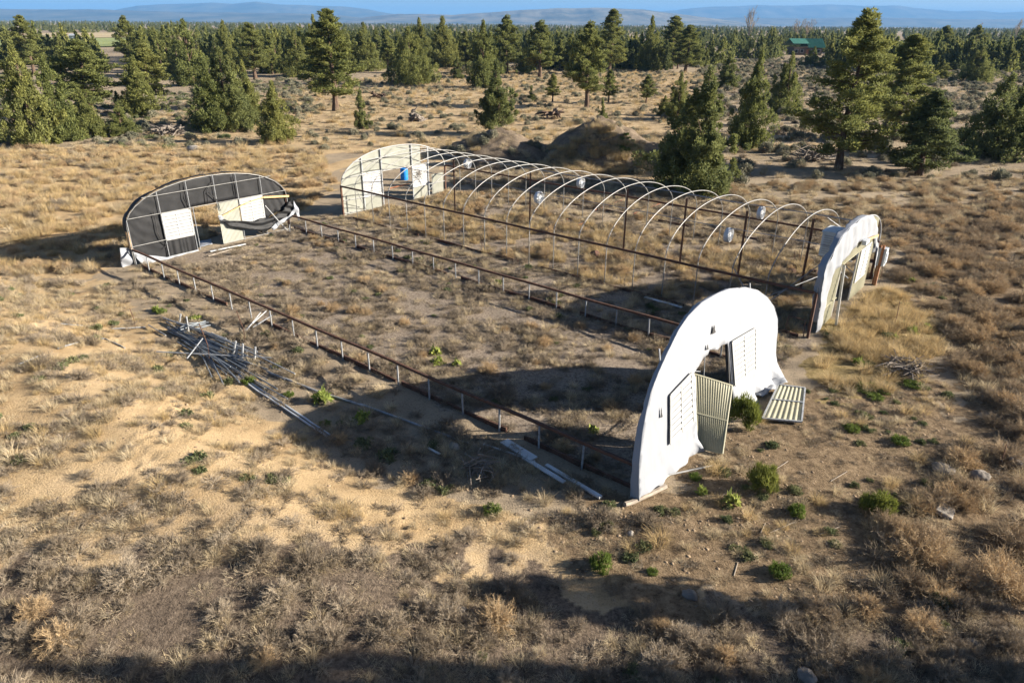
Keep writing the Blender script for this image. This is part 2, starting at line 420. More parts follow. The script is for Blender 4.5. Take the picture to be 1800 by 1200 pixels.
def add_tuft(key, kind, mat, var, **k):
    L = []
    for i in range(var):
        rg = np.random.default_rng(abs(hash_(key))+i)
        if kind == 'blade': V, Fq, t = blades(rg=rg, **k)
        elif kind == 'twig': V, Fq, t = twigs(rg=rg, **k)
        else:
            kk = dict(k); ncl = kk.pop('ncl'); Rm = kk.pop('Rm'); hh = kk.pop('hh'); cs = kk.pop('cs')
            a = rg.random(ncl)*6.283; q = np.sqrt(rg.random(ncl))*.85
            C = np.stack([np.cos(a)*q*Rm, np.sin(a)*q*Rm, hh*(.25+.6*rg.random(ncl))*np.sqrt(1.05-q*q)], 1)
            s = cs*(.7+.6*rg.random(ncl)); V, t = leaves(C, np.stack([s, s, s*1.1], 1), rg=rg, **kk); Fq = quads(len(V))
            V[:, 2] = np.maximum(V[:, 2], 0)
        L.append(np_mesh(key, V, Fq, mat, t))
    TUFT[key] = L
def hash_(s): return sum(ord(c)*(i+3) for i, c in enumerate(s))
add_tuft('tuft_straw', 'blade', M['straw'], 4, n=170, r0=.16, L=.32, w=.007, lean=.55, curl=.7)
add_tuft('tuft_low', 'blade', M['straw'], 3, n=170, r0=.28, L=.20, w=.007, lean=1.0, curl=.9, flat=.7)
add_tuft('tuft_gold', 'blade', M['straw_gold'], 3, n=190, r0=.22, L=.40, w=.0075, lean=.55, curl=.6)
add_tuft('tuft_twig', 'twig', M['twig'], 4, nst=34, nsub=18, rad=.34, hh=.28, w=.007, fine=.33)
add_tuft('tuft_litter', 'twig', M['twig'], 3, nst=40, nsub=9, rad=.34, hh=.08, w=.008, fine=.3)
add_tuft('bush_tan', 'twig', M['tumble'], 4, nst=90, nsub=32, rad=.48, hh=.50, w=.008, fine=.24)
add_tuft('bush_brown', 'twig', M['tumble_brown'], 4, nst=90, nsub=32, rad=.52, hh=.50, w=.008, fine=.24)
add_tuft('bush_grey', 'twig', M['twig'], 4, nst=80, nsub=34, rad=.48, hh=.42, w=.0075, fine=.25)
add_tuft('sage', 'leaf', M['sage'], 3, ncl=26, Rm=.5, hh=.62, cs=.17, n=40, L=.13, W=.045, up=.6)
add_tuft('green_weed', 'leaf', M['green'], 2, ncl=34, Rm=.34, hh=.27, cs=.075, n=30, L=.11, W=.022, up=.7)
add_tuft('low_weed', 'leaf', M['lowgreen'], 2, ncl=18, Rm=.26, hh=.14, cs=.08, n=30, L=.09, W=.03, up=.5)
add_tuft('green_shrub', 'leaf', M['greenshrub'], 2, ncl=48, Rm=.52, hh=.85, cs=.12, n=60, L=.20, W=.022, up=1.3)
def clods():
    L = []
    for i in range(3):
        rg = np.random.default_rng(70+i); V = []; Fq = []
        for a in range(6):
            for b in range(8):
                th = math.pi*a/5; ph = 2*math.pi*b/8; V.append(np.array([math.sin(th)*math.cos(ph), .8*math.sin(th)*math.sin(ph), .6*math.cos(th)])*(.75+.5*rg.random()) if 0 < a < 5 else np.array([0, 0, .55*math.cos(th)]))
        for a in range(5):
            for b in range(8): Fq.append((a*8+b, (a+1)*8+b, (a+1)*8+(b+1) % 8, a*8+(b+1) % 8))
        L.append(np_mesh('clod', np.array(V), np.array(Fq), M['clod']))
    TUFT['clod'] = L
clods()
add_tuft('mullein', 'leaf', M['yellowleaf'], 2, ncl=9, Rm=.26, hh=.22, cs=.09, n=9, L=.20, W=.09, up=.5)
def scatter_gn(name, label, keys, pts, which, scl, rot=None, tilt=.12):
    """one scattered ground-cover object: points carrying kind, turn and size, instanced by geometry nodes"""
    pc = bpy.data.collections.new(name+'_kinds')
    i = 0; first = []
    for k in keys:
        first.append(i)
        for me in TUFT[k] if k in TUFT else [PROTO[k][1]]:
            o = bpy.data.objects.new('%s_%03d' % (name, i), me); pc.objects.link(o); i += 1
    nv = [len(TUFT[k]) if k in TUFT else 1 for k in keys]
    n = len(pts)
    idx = np.array([first[w]+rng.integers(nv[w]) for w in which], np.int32)
    me = bpy.data.meshes.new(name); me.vertices.add(n); me.vertices.foreach_set('co', np.asarray(pts, np.float32).ravel())
    a = me.attributes.new('kind_id', 'INT', 'POINT'); a.data.foreach_set('value', idx)
    r = np.stack([rng.normal(size=n)*tilt, rng.normal(size=n)*tilt, rng.random(n)*6.283], 1).astype(np.float32)
    a = me.attributes.new('turn', 'FLOAT_VECTOR', 'POINT'); a.data.foreach_set('vector', r.ravel())
    s = np.asarray(scl, np.float32); s3 = np.stack([s, s, s*(.8+.4*rng.random(n))], 1).astype(np.float32)
    a = me.attributes.new('size', 'FLOAT_VECTOR', 'POINT'); a.data.foreach_set('vector', s3.ravel())
    o = bpy.data.objects.new(name, me); COL.objects.link(o); tag(o, label, kind='stuff')
    ng = bpy.data.node_groups.new(name+'_scatter', 'GeometryNodeTree')
    ng.interface.new_socket('Geometry', in_out='INPUT', socket_type='NodeSocketGeometry')
    ng.interface.new_socket('Geometry', in_out='OUTPUT', socket_type='NodeSocketGeometry')
    gi = ng.nodes.new('NodeGroupInput'); go = ng.nodes.new('NodeGroupOutput')
    ci = ng.nodes.new('GeometryNodeCollectionInfo'); ci.inputs[0].default_value = pc
    ci.inputs[1].default_value = True; ci.inputs[2].default_value = True
    ip = ng.nodes.new('GeometryNodeInstanceOnPoints'); ip.inputs['Pick Instance'].default_value = True
    def attr(nm, typ):
        q = ng.nodes.new('GeometryNodeInputNamedAttribute'); q.data_type = typ; q.inputs[0].default_value = nm
        return [s_ for s_ in q.outputs if s_.enabled][0]
    L = ng.links.new
    L(gi.outputs[0], ip.inputs['Points']); L(ci.outputs[0], ip.inputs['Instance'])
    L(attr('kind_id', 'INT'), ip.inputs['Instance Index'])
    er = ng.nodes.new('FunctionNodeEulerToRotation'); L(attr('turn', 'FLOAT_VECTOR'), er.inputs[0]); L(er.outputs[0], ip.inputs['Rotation'])
    L(attr('size', 'FLOAT_VECTOR'), ip.inputs['Scale']); L(ip.outputs[0], go.inputs[0])
    md = o.modifiers.new('scatter', 'NODES'); md.node_group = ng
    return o
# ---------------------------------------------------------------- zones of ground cover, as outlines on the ground
def poly(pix): return np.array([at(u, v, False) for u, v in pix])
def inpoly(p, x, y):
    x = np.asarray(x); y = np.asarray(y); c = np.zeros(x.shape, bool); n = len(p); j = n-1
    for i in range(n):
        xi, yi = p[i]; xj, yj = p[j]
        c ^= ((yi > y) != (yj > y)) & (x < (xj-xi)*(y-yi)/(yj-yi+1e-12)+xi); j = i
    return c
def hrect(s0, s1, t0, t1): return np.array([P(s0, t0)[:2], P(s1, t0)[:2], P(s1, t1)[:2], P(s0, t1)[:2]])
Z = {
 'sand': poly([(-200, 500), (180, 495), (260, 560), (330, 610), (440, 700), (570, 800), (690, 860), (900, 900), (985, 960), (1000, 990), (900, 985), (820, 990), (650, 960), (450, 930), (250, 960), (-200, 985)]),
 'sandl': poly([(-250, 480), (200, 500), (230, 560), (90, 590), (330, 690), (240, 800), (260, 900), (-250, 900)]),
 'behind': poly([(786, 342), (1000, 388), (1250, 442), (1532, 502), (1575, 480), (1560, 400), (1500, 385), (1300, 350), (1250, 335), (1000, 302), (800, 285)]),
 'sandbare': poly([(270, 600), (330, 600), (450, 700), (570, 800), (690, 860), (900, 893), (940, 925), (1000, 985), (850, 945), (640, 900), (430, 800), (250, 850), (220, 760)]),
 'foremid': poly([(-250, 930), (120, 940), (250, 900), (450, 880), (650, 925), (820, 965), (960, 985), (1050, 1010), (1190, 1065), (1190, 1120), (900, 1080), (650, 1030), (250, 1040), (-250, 1060)]),
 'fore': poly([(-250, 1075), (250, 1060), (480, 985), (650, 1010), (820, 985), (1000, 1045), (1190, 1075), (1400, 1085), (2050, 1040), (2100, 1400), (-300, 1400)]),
 'soil': poly([(1040, 1060), (980, 985), (900, 895), (1100, 890), (1250, 780), (1400, 690), (1640, 640), (1720, 760), (1620, 900), (1500, 990), (1400, 1085), (1190, 1065)]),
 'rbrush': poly([(1500, 960), (1600, 890), (1720, 740), (1650, 600), (1575, 480), (1560, 390), (1700, 360), (2050, 350), (2050, 1050), (1400, 1090)]),
 'h1': hrect(.3, 29.2, .1, W1), 'h2': hrect(.3, 29, GX, GX+W2), 'gap': hrect(-1, 29.5, W1, GX),
 'left': poly([(-250, 255), (300, 262), (560, 262), (590, 330), (530, 370), (220, 460), (150, 490), (-250, 490)]),
 'rmid': poly([(1240, 330), (1450, 320), (2050, 300), (2050, 400), (1560, 400), (1500, 385), (1300, 350)]),
 'strip': poly([(190, 480), (240, 470), (500, 590), (800, 740), (1100, 880), (950, 885), (690, 850), (440, 690), (330, 600)]),
 'clear': poly([(230, 262), (250, 210), (560, 150), (760, 118), (1000, 118), (1250, 130), (1250, 330), (1000, 300), (760, 290), (600, 262)]),
 'rsage': poly([(1220, 105), (2100, 105), (2100, 310), (1450, 320), (1250, 330)]),
 'gold': poly([(1425, 610), (1470, 560), (1555, 505), (1640, 560), (1660, 620), (1560, 690), (1450, 690)]),
 'lsage': poly([(-250, 180), (250, 170), (560, 130), (560, 210), (300, 262), (-250, 258)]),
}
# ---------------------------------------------------------------- ground sheet
def axis(lo, hi, fine, edges):
    """spacing grows outside the finely meshed middle"""
    c = [0.]; 
    a = list(np.arange(lo, hi+fine, fine)); st = fine; x = a[-1]
    while x < edges[1]: st = min(st*1.07, 2500); x += st; a.append(x)
    st = fine; x = a[0]; b = []
    while x > edges[0]: st = min(st*1.07, 2500); x -= st; b.append(x)
    return np.array(b[::-1]+a)
gx_ = axis(-24, 26, .13, (-26000, 26000))
gy1 = np.arange(3, 30, .11); gy2 = [gy1[-1]]; st = .11
while gy2[-1] < 40000: st = min(st*1.022 if gy2[-1] < 400 else st*1.08, 2500); gy2.append(gy2[-1]+st)
gy0 = [3-.3*1.25**i*2 for i in range(18)][::-1]
gy_ = np.concatenate([gy0, gy1, gy2[1:]])
XX, YY = np.meshgrid(gx_, gy_)
ZZ = hgt0(XX, YY)
def prints():
    """a line of hoof prints and a faint pair of wheel ruts pressed into the sandy bank"""
    global ZZ
    rg = np.random.default_rng(3)
    for pts, off in (([(222, 870), (248, 810), (285, 745), (330, 690)], .0), ([(690, 990), (700, 930), (690, 890)], .0)):
        q = [np.array(at(*p)) for p in pts]
        for a, b in zip(q, q[1:]):
            n = int(np.hypot(*(b-a))/.3)+1
            for i in range(n):
                for sd in (-.17, .17):
                    if rg.random() < .2: continue
                    c = a+(b-a)*(i+.5*(sd > 0))/n+rg.normal(size=2)*.07; d = (b-a)/np.hypot(*(b-a)); c = c+np.array([-d[1], d[0]])*sd
                    iy = np.nonzero(np.abs(gy_-c[1]) < .6)[0]; ix = np.nonzero(np.abs(gx_-c[0]) < .6)[0]
                    if len(iy) and len(ix):
                        sl = np.ix_(iy, ix); r2 = (XX[sl]-c[0])**2+(YY[sl]-c[1])**2; ZZ[sl] += -.075*np.exp(-r2/.016)+.025*np.exp(-(np.sqrt(r2)-.24)**2/.006)
prints()
fd = sstep(900, 3000, np.hypot(XX, YY)); ZZ = ZZ*(1-fd)
def soft(name, r=1.1):
    x = XX+r*perlin(XX/1.7, YY/1.7, 40)*1.6+.8*r*perlin(XX/.6, YY/.6, 44); y = YY+r*perlin(XX/1.7+9, YY/1.7, 41)*1.6+.8*r*perlin(XX/.6, YY/.6, 45)
    return inpoly(Z[name], x, y).astype(float)
def build_ground():
    V = np.stack([XX.ravel(), YY.ravel(), ZZ.ravel()], 1)
    nx = len(gx_); ny = len(gy_)
    i = (np.arange(ny-1)[:, None]*nx+np.arange(nx-1)[None, :]).ravel()
    Fq = np.stack([i, i+1, i+nx+1, i+nx], 1)
    m, nt, b = new_mat('dry_soil_and_sand')
    me = np_mesh('ground', V, Fq, m)
    me.polygons.foreach_set('use_smooth', np.ones(len(Fq), bool))
    sand = np.maximum(np.maximum(soft('sand')*.75, soft('foremid', 1.)*.6), soft('sandbare', 1.2))
    bare = np.maximum(soft('left', 2)*.75, soft('clear', 2.5)*.62)
    track = np.zeros_like(XX)
    for pts, w in (([(-200, 335), (300, 290), (480, 275), (600, 262), (760, 262)], 2.2), ([(540, 310), (620, 285), (700, 262)], 1.6), ([(1130, 262), (1260, 250), (1340, 262), (1420, 255), (1560, 262)], 1.8), ([(-150, 395), (40, 400), (120, 420)], 1.2)):
        q = np.array([at(u, v, False) for u, v in pts])
        for k in range(len(q)-1):
            a = q[k]; d = q[k+1]-a; L = np.hypot(*d); tt = np.clip(((XX-a[0])*d[0]+(YY-a[1])*d[1])/L**2, 0, 1)
            ds = np.hypot(XX-a[0]-tt*d[0], YY-a[1]-tt*d[1])*(1+.4*perlin(XX/2, YY/2, 50))
            track = np.maximum(track, sstep(w, w*.4, ds))
    dirt = np.maximum.reduce([sand, bare, track])
    def put(n, a):
        at_ = me.attributes.new(n, 'FLOAT', 'POINT'); at_.data.foreach_set('value', a.ravel().astype(np.float32))
    put('sand', dirt)
    put('soil', np.maximum(soft('soil'), .9*soft('rbrush', 1.2)))
    put('litter', np.maximum.reduce([soft('h1', .5), soft('gap', .5)*.8, soft('h2', .5)*.8, soft('fore')*.9, soft('foremid', 1.2)*.4]))
    put('green', np.maximum(soft('gold')*.8, 0)); put('dark', soft('fore', 1.0))  # last mask: where brush shade is painted on the near ground
    p = geo_pos(nt)
    def at_n(n): return N(nt, 'ShaderNodeAttribute', attribute_name=n).outputs['Fac']
    n1 = noise(nt, .55, 6, .62, p); n2 = noise(nt, 4.5, 6, .68, p); n3 = noise(nt, 22, 4, .7, p); n0 = noise(nt, .06, 4, .55, p); n4 = noise(nt, 9, 5, .75, p)
    base = ramp(nt, n1, [(.30, (.20, .155, .105)), (.52, (.33, .255, .17)), (.72, (.44, .345, .235))])
    far = ramp(nt, n0, [(.35, (.23, .19, .14)), (.65, (.33, .275, .20))])
    base = mixc(nt, .45, base, far)
    sandc = ramp(nt, n1, [(.28, (.31, .215, .115)), (.5, (.44, .32, .18)), (.75, (.54, .40, .24))])
    soilc = ramp(nt, n2, [(.30, (.085, .060, .038)), (.5, (.185, .132, .08)), (.72, (.31, .23, .145))])
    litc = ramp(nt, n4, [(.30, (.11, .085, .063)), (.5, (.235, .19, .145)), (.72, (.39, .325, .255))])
    gold = ramp(nt, n2, [(.3, (.16, .12, .05)), (.7, (.33, .25, .12))])
    def blend(fac_attr, a, c, k=1.):
        # the edge of each ground tone is broken up by noise
        mt = N(nt, 'ShaderNodeMath', operation='MULTIPLY_ADD'); mt.inputs[1].default_value = 1.9*k; mt.use_clamp = True
        nt.links.new(at_n(fac_attr), mt.inputs[0])
        ms = N(nt, 'ShaderNodeMath', operation='MULTIPLY_ADD'); nt.links.new(n2, ms.inputs[0]); ms.inputs[1].default_value = -1.4; ms.inputs[2].default_value = .25
        nt.links.new(ms.outputs[0], mt.inputs[2])
        return mixc(nt, mt.outputs[0], a, c)
    c = blend('litter', base, litc); c = blend('soil', c, soilc); c = blend('sand', c, sandc); c = blend('green', c, gold); shadec = ramp(nt, n4, [(.3, (.07, .055, .042)), (.55, (.15, .115, .085)), (.75, (.26, .205, .15))]); c = blend('dark', c, shadec, .8)  # last blend darkens the near ground to paint shade between the brush
    sp = ramp(nt, n3, [(.30, (.55, .52, .5)), (.48, (1, 1, 1)), (.66, (1.05, 1.04, 1.02)), (.8, (1.3, 1.27, 1.2))])
    c = mixc(nt, .85, c, sp, 'MULTIPLY')
    sp2 = ramp(nt, n4, [(.32, (.60, .58, .56)), (.46, (1, 1, 1))])
    c = mixc(nt, .7, c, sp2, 'MULTIPLY')
    nt.links.new(c, b.inputs['Base Color']); b.inputs['Roughness'].default_value = .95; b.inputs['Specular IOR Level'].default_value = .1
    ad = N(nt, 'ShaderNodeMath', operation='MULTIPLY_ADD'); nt.links.new(n4, ad.inputs[0]); ad.inputs[1].default_value = .6; nt.links.new(n3, ad.inputs[2])
    bn = N(nt, 'ShaderNodeBump'); bn.inputs['Strength'].default_value = .9; bn.inputs['Distance'].default_value = .06
    nt.links.new(ad.outputs[0], bn.inputs['Height']); nt.links.new(bn.outputs[0], b.inputs['Normal'])
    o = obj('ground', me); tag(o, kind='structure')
    M['ground'] = m
    # dirt piles: sheets that dip under the ground round their feet
    mm, nt, b = new_mat('piled_dark_dirt')
    p = geo_pos(nt); f = noise(nt, 1.4, 6, .65, p); f2 = noise(nt, 12, 4, .7, p)
    c = ramp(nt, f, [(.32, (.11, .085, .062)), (.55, (.18, .14, .10)), (.75, (.27, .215, .15))])
    nt.links.new(mixc(nt, .8, c, ramp(nt, f2, [(.3, (.55, .52, .5)), (.5, (1, 1, 1)), (.8, (1.3, 1.25, 1.2))]), 'MULTIPLY'), b.inputs['Base Color'])
    b.inputs['Roughness'].default_value = .95; b.inputs['Specular IOR Level'].default_value = .1
    bn = N(nt, 'ShaderNodeBump'); bn.inputs['Strength'].default_value = .8; bn.inputs['Distance'].default_value = .1
    nt.links.new(f2, bn.inputs['Height']); nt.links.new(bn.outputs[0], b.inputs['Normal'])
    names = ['tall dark dirt pile with a grassy foot behind the hoop frame', 'low broad dirt pile in front of the twin-trunked juniper']
    for (cx, cy, rx, ry, hh), lb in zip(MOUNDS, names):
        n = 70; xs = np.linspace(-1.4, 1.4, n)*rx; ys = np.linspace(-1.4, 1.4, n)*ry
        X, Y = np.meshgrid(xs+cx, ys+cy)
        d = np.hypot((X-cx)/rx, (Y-cy)/ry)*(1+.25*fbm(X/3+cx, Y/3, 3, 21))
        Zm = hgt0(X, Y)+hh*np.clip(1-d, 0, 1)**.78*(1+.12*perlin(X/.8, Y/.8, 31))-.12+.10*sstep(1.05, .9, d)+.05*fbm(X/.5, Y/.5, 3, 77)*sstep(1.05, .9, d)
        V = np.stack([X.ravel()-cx, Y.ravel()-cy, Zm.ravel()], 1)
        i = (np.arange(n-1)[:, None]*n+np.arange(n-1)[None, :]).ravel()
        me = np_mesh('dirt_mound', V, np.stack([i, i+1, i+n+1, i+n], 1), mm)
        o = obj('dirt_mound', me, (cx, cy, 0)); tag(o, lb, 'dirt pile')
build_ground()
# ---------------------------------------------------------------- the two greenhouses
WALLS = {}
def frame_of(s0, t0, z0, k, yaw, rl, tbase):
    """plane of an end wall: returns f(t, z, out) -> world point"""
    A3 = Vector((*A2, 0)); B3 = Vector((*B2, 0)); Zv = Vector((0, 0, 1))
    b = B3*math.cos(yaw)+A3*math.sin(yaw); n0 = A3*math.cos(yaw)-B3*math.sin(yaw)
    zz = Zv*math.cos(k)+n0*math.sin(k); b2 = b*math.cos(rl)+zz*math.sin(rl); z2 = zz*math.cos(rl)-b*math.sin(rl)
    nn = n0*math.cos(k)-Zv*math.sin(k)
    org = P(s0, tbase+4.65+t0, z0)
    f = lambda t, z, out=0.: org+b2*(t-4.65)+z2*z+nn*out
    f.ax = (b2, z2, nn); return f
APEX = 3.87
def arch_z(t, w=9.25, zs=1.95, apex=APEX):
    x = min(abs(t-w/2)/(w/2), 1)
    return zs+(apex-zs)*(max(0, 1-x**2.15))**.5
def arch_pts(fr, w=9.25, zs=1.95, apex=APEX, n=40, out=0., zb=0., inset=0.):
    pts = [fr(inset, zb, out), fr(inset, zs*.5, out), fr(inset, zs, out)]
    for i in range(1, n):
        a = math.pi*i/n; x = math.cos(math.pi-a); t = w/2*(1+x*(1-2*inset/w))
        z = zs+(apex-inset-zs)*(max(0, 1-abs(x)**2.15))**.5
        pts.append(fr(t, z, out))
    return pts+[fr(w-inset, zs, out), fr(w-inset, zs*.5, out), fr(w-inset, zb, out)]
def pipe(fr, mb, a, b, r=.024, out=0., n=5): mb.tube([fr(*a, out), fr(*b, out)], r, n)
def inoutline(poly_, t, z): return bool(inpoly(np.array(poly_), np.array([t]), np.array([z]))[0])
def cloth(fr, outline, step, disp, mat, name, parent, thick=.006, smooth=True):
    """a hanging sheet cut to an outline, with its folds modelled"""
    pts = []; n = len(outline)
    dense = []
    for i in range(n):
        a = Vector(outline[i]); b = Vector(outline[(i+1) % n]); m = max(1, int((b-a).length/step))
        for k in range(m): dense.append(a+(b-a)*k/m)
    ed = [(i, (i+1) % len(dense)) for i in range(len(dense))]
    ts = [p.x for p in dense]; zs = [p.y for p in dense]
    inner = []
    z = min(zs)+step/2; row = 0
    while z < max(zs):
        t = min(ts)+step/2*(1+row % 2)
        while t < max(ts):
            inner.append(Vector((t, z))); t += step
        z += step*.9; row += 1
    ia = np.array([(p.x, p.y) for p in inner]); oa = np.array([(p.x, p.y) for p in dense])
    ok = inpoly(oa, ia[:, 0], ia[:, 1])
    dmin = np.min(np.hypot(ia[:, None, 0]-oa[None, :, 0], ia[:, None, 1]-oa[None, :, 1]), 1)
    pts = dense+[inner[i] for i in np.nonzero(ok & (dmin > step*.45))[0]]
    v, e, f, *_ = delaunay_2d_cdt(pts, ed, [tuple(range(len(dense)))], 1, 1e-5)
    mb = MB(); mb.add([fr(p.x, p.y, disp(p.x, p.y)) for p in v], [tuple(q) for q in f])
    return mb.build(name, mat, parent, smooth=smooth, solid=thick)
def strip_arch(fr, a0, a1, o0, o1, mat, name, parent, w=9.25, zs=1.95, apex=APEX, grow=.0, n=70, rag=.06, seed=0, zb=0., along=None, low=0.):
    """tarp folded over the arch: band from out=o0 to out=o1 along the arch, a = 0..1 from one foot to the other"""
    rg = np.random.default_rng(seed)
    path = list(along or [])
    for i in range(0 if along else 3): path.append((0, zb+(zs-zb)*i/3))
    for i in range(0, 0 if along else n+1):
        x = math.cos(math.pi-math.pi*i/n); path.append((w/2*(1+x), zs+(apex-zs)*(max(0, 1-abs(x)**2.15))**.5))
    for i in range(0 if along else 3): path.append((w, zs-(zs-zb)*(i+1)/3))
    path = [Vector(p) for p in path]
    d = [0]
    for i in range(1, len(path)): d.append(d[-1]+(path[i]-path[i-1]).length)
    def pt(q):
        q = q*d[-1]; i = 0
        while i < len(d)-2 and d[i+1] < q: i += 1
        return path[i].lerp(path[i+1], (q-d[i])/max(1e-6, d[i+1]-d[i]))
    rows = []; m = 110
    for i in range(m+1):
        q = a0+(a1-a0)*i/m; p = pt(q); c = Vector((w/2, 1.2)); nrm = (p-c).normalized()
        row = []
        e = o1+(rag*float(fbm(i*.11, seed, 4, 5))*(1 if o1 > o0 else -1))
        e -= low*max(0., 1-q/.16)**.5
        for k in range(6):
            f = k/5; wv = .035*float(perlin(i*.3+k*.3, k*.5+seed, 9))+.006*rg.normal()
            pp = p+nrm*(grow+.5*wv*f-.02*f*f); row.append(fr(pp.x, pp.y, o0+(e-o0)*f))
        rows.append(row)
    mb = MB(); mb.sheet(rows); return mb.build(name, mat, parent, smooth=True, solid=.006)
def corr(fr, t0, t1, zlo, zhi, out, mat, name, parent, pitch=.076, amp=.011, nz=1):
    mb = MB(); n = max(4, int((t1-t0)/pitch*5)); rows = []
    for k in range(nz+1):
        row = []
        for i in range(n+1):
            t = t0+(t1-t0)*i/n; a = zlo(t) if callable(zlo) else zlo; b = zhi(t) if callable(zhi) else zhi
            row.append(fr(t, a+(b-a)*k/nz, out+amp*math.sin(2*math.pi*t/pitch)))
        rows.append(row)
    mb.sheet(rows); return mb.build(name, mat, parent, solid=.004)
def vent(fr, t0, t1, z0, z1, out, parent, quad=None, slat=.165):
    """louvred vent: slats (a part) with its frame and mullion as sub-part"""
    if quad is None: quad = [(t0, z1), (t1, z1), (t1, z0), (t0, z0)]
    tl, tr, br, bl = [Vector(q) for q in quad]
    def q(a, b, o=0.):  # a across 0..1, b up 0..1
        p = (bl*(1-a)+br*a)*(1-b)+(tl*(1-a)+tr*a)*b; return fr(p.x, p.y, out+o)
    n = int((z1-z0 if quad is None else (tl-bl).length)/slat); mb = MB()
    for i in range(n):
        b0 = (i+.03)/n; b1 = (i+.74)/n
        for a0, a1 in ((.03, .485), (.515, .97)):
            v = [q(a0, b0, .018), q(a1, b0, .018), q(a1, b1, .004), q(a0, b1, .004), q(a0, b0, .024), q(a1, b0, .024), q(a1, b1, .010), q(a0, b1, .010)]
            mb.add(v, [(0, 3, 2, 1), (4, 5, 6, 7), (0, 1, 5, 4), (2, 3, 7, 6), (1, 2, 6, 5), (3, 0, 4, 7)])
    o = mb.build('louver_vent', M['white_metal'], parent)
    f = MB(); nn = fr.ax[2]
    for a, b in (((0, 0), (1, 0)), ((1, 0), (1, 1)), ((1, 1), (0, 1)), ((0, 1), (0, 0)), ((.5, 0), (.5, 1))):
        f.bar(q(*a, .016), q(*b, .016), .06, .026, nn)
    f.build('vent_frame', M['white_metal'], o)
    bk = MB(); bk.add([q(.02, .02, -.004), q(.98, .02, -.004), q(.98, .98, -.004), q(.02, .98, -.004)], [(0, 1, 2, 3)]); bk.build('vent_backing', M['backing'], o, solid=.004)  # sheet added behind the slats, its grey standing for shade in the gaps
    return o
def noise_disp(sc, amp, seed, sag=0.):
    return lambda t, z: amp*float(fbm(t/sc, z/sc*1.0, 4, seed))+amp*.55*float(perlin((t*.8+z)/.35, (z-t*.3)/1.4, seed+3))
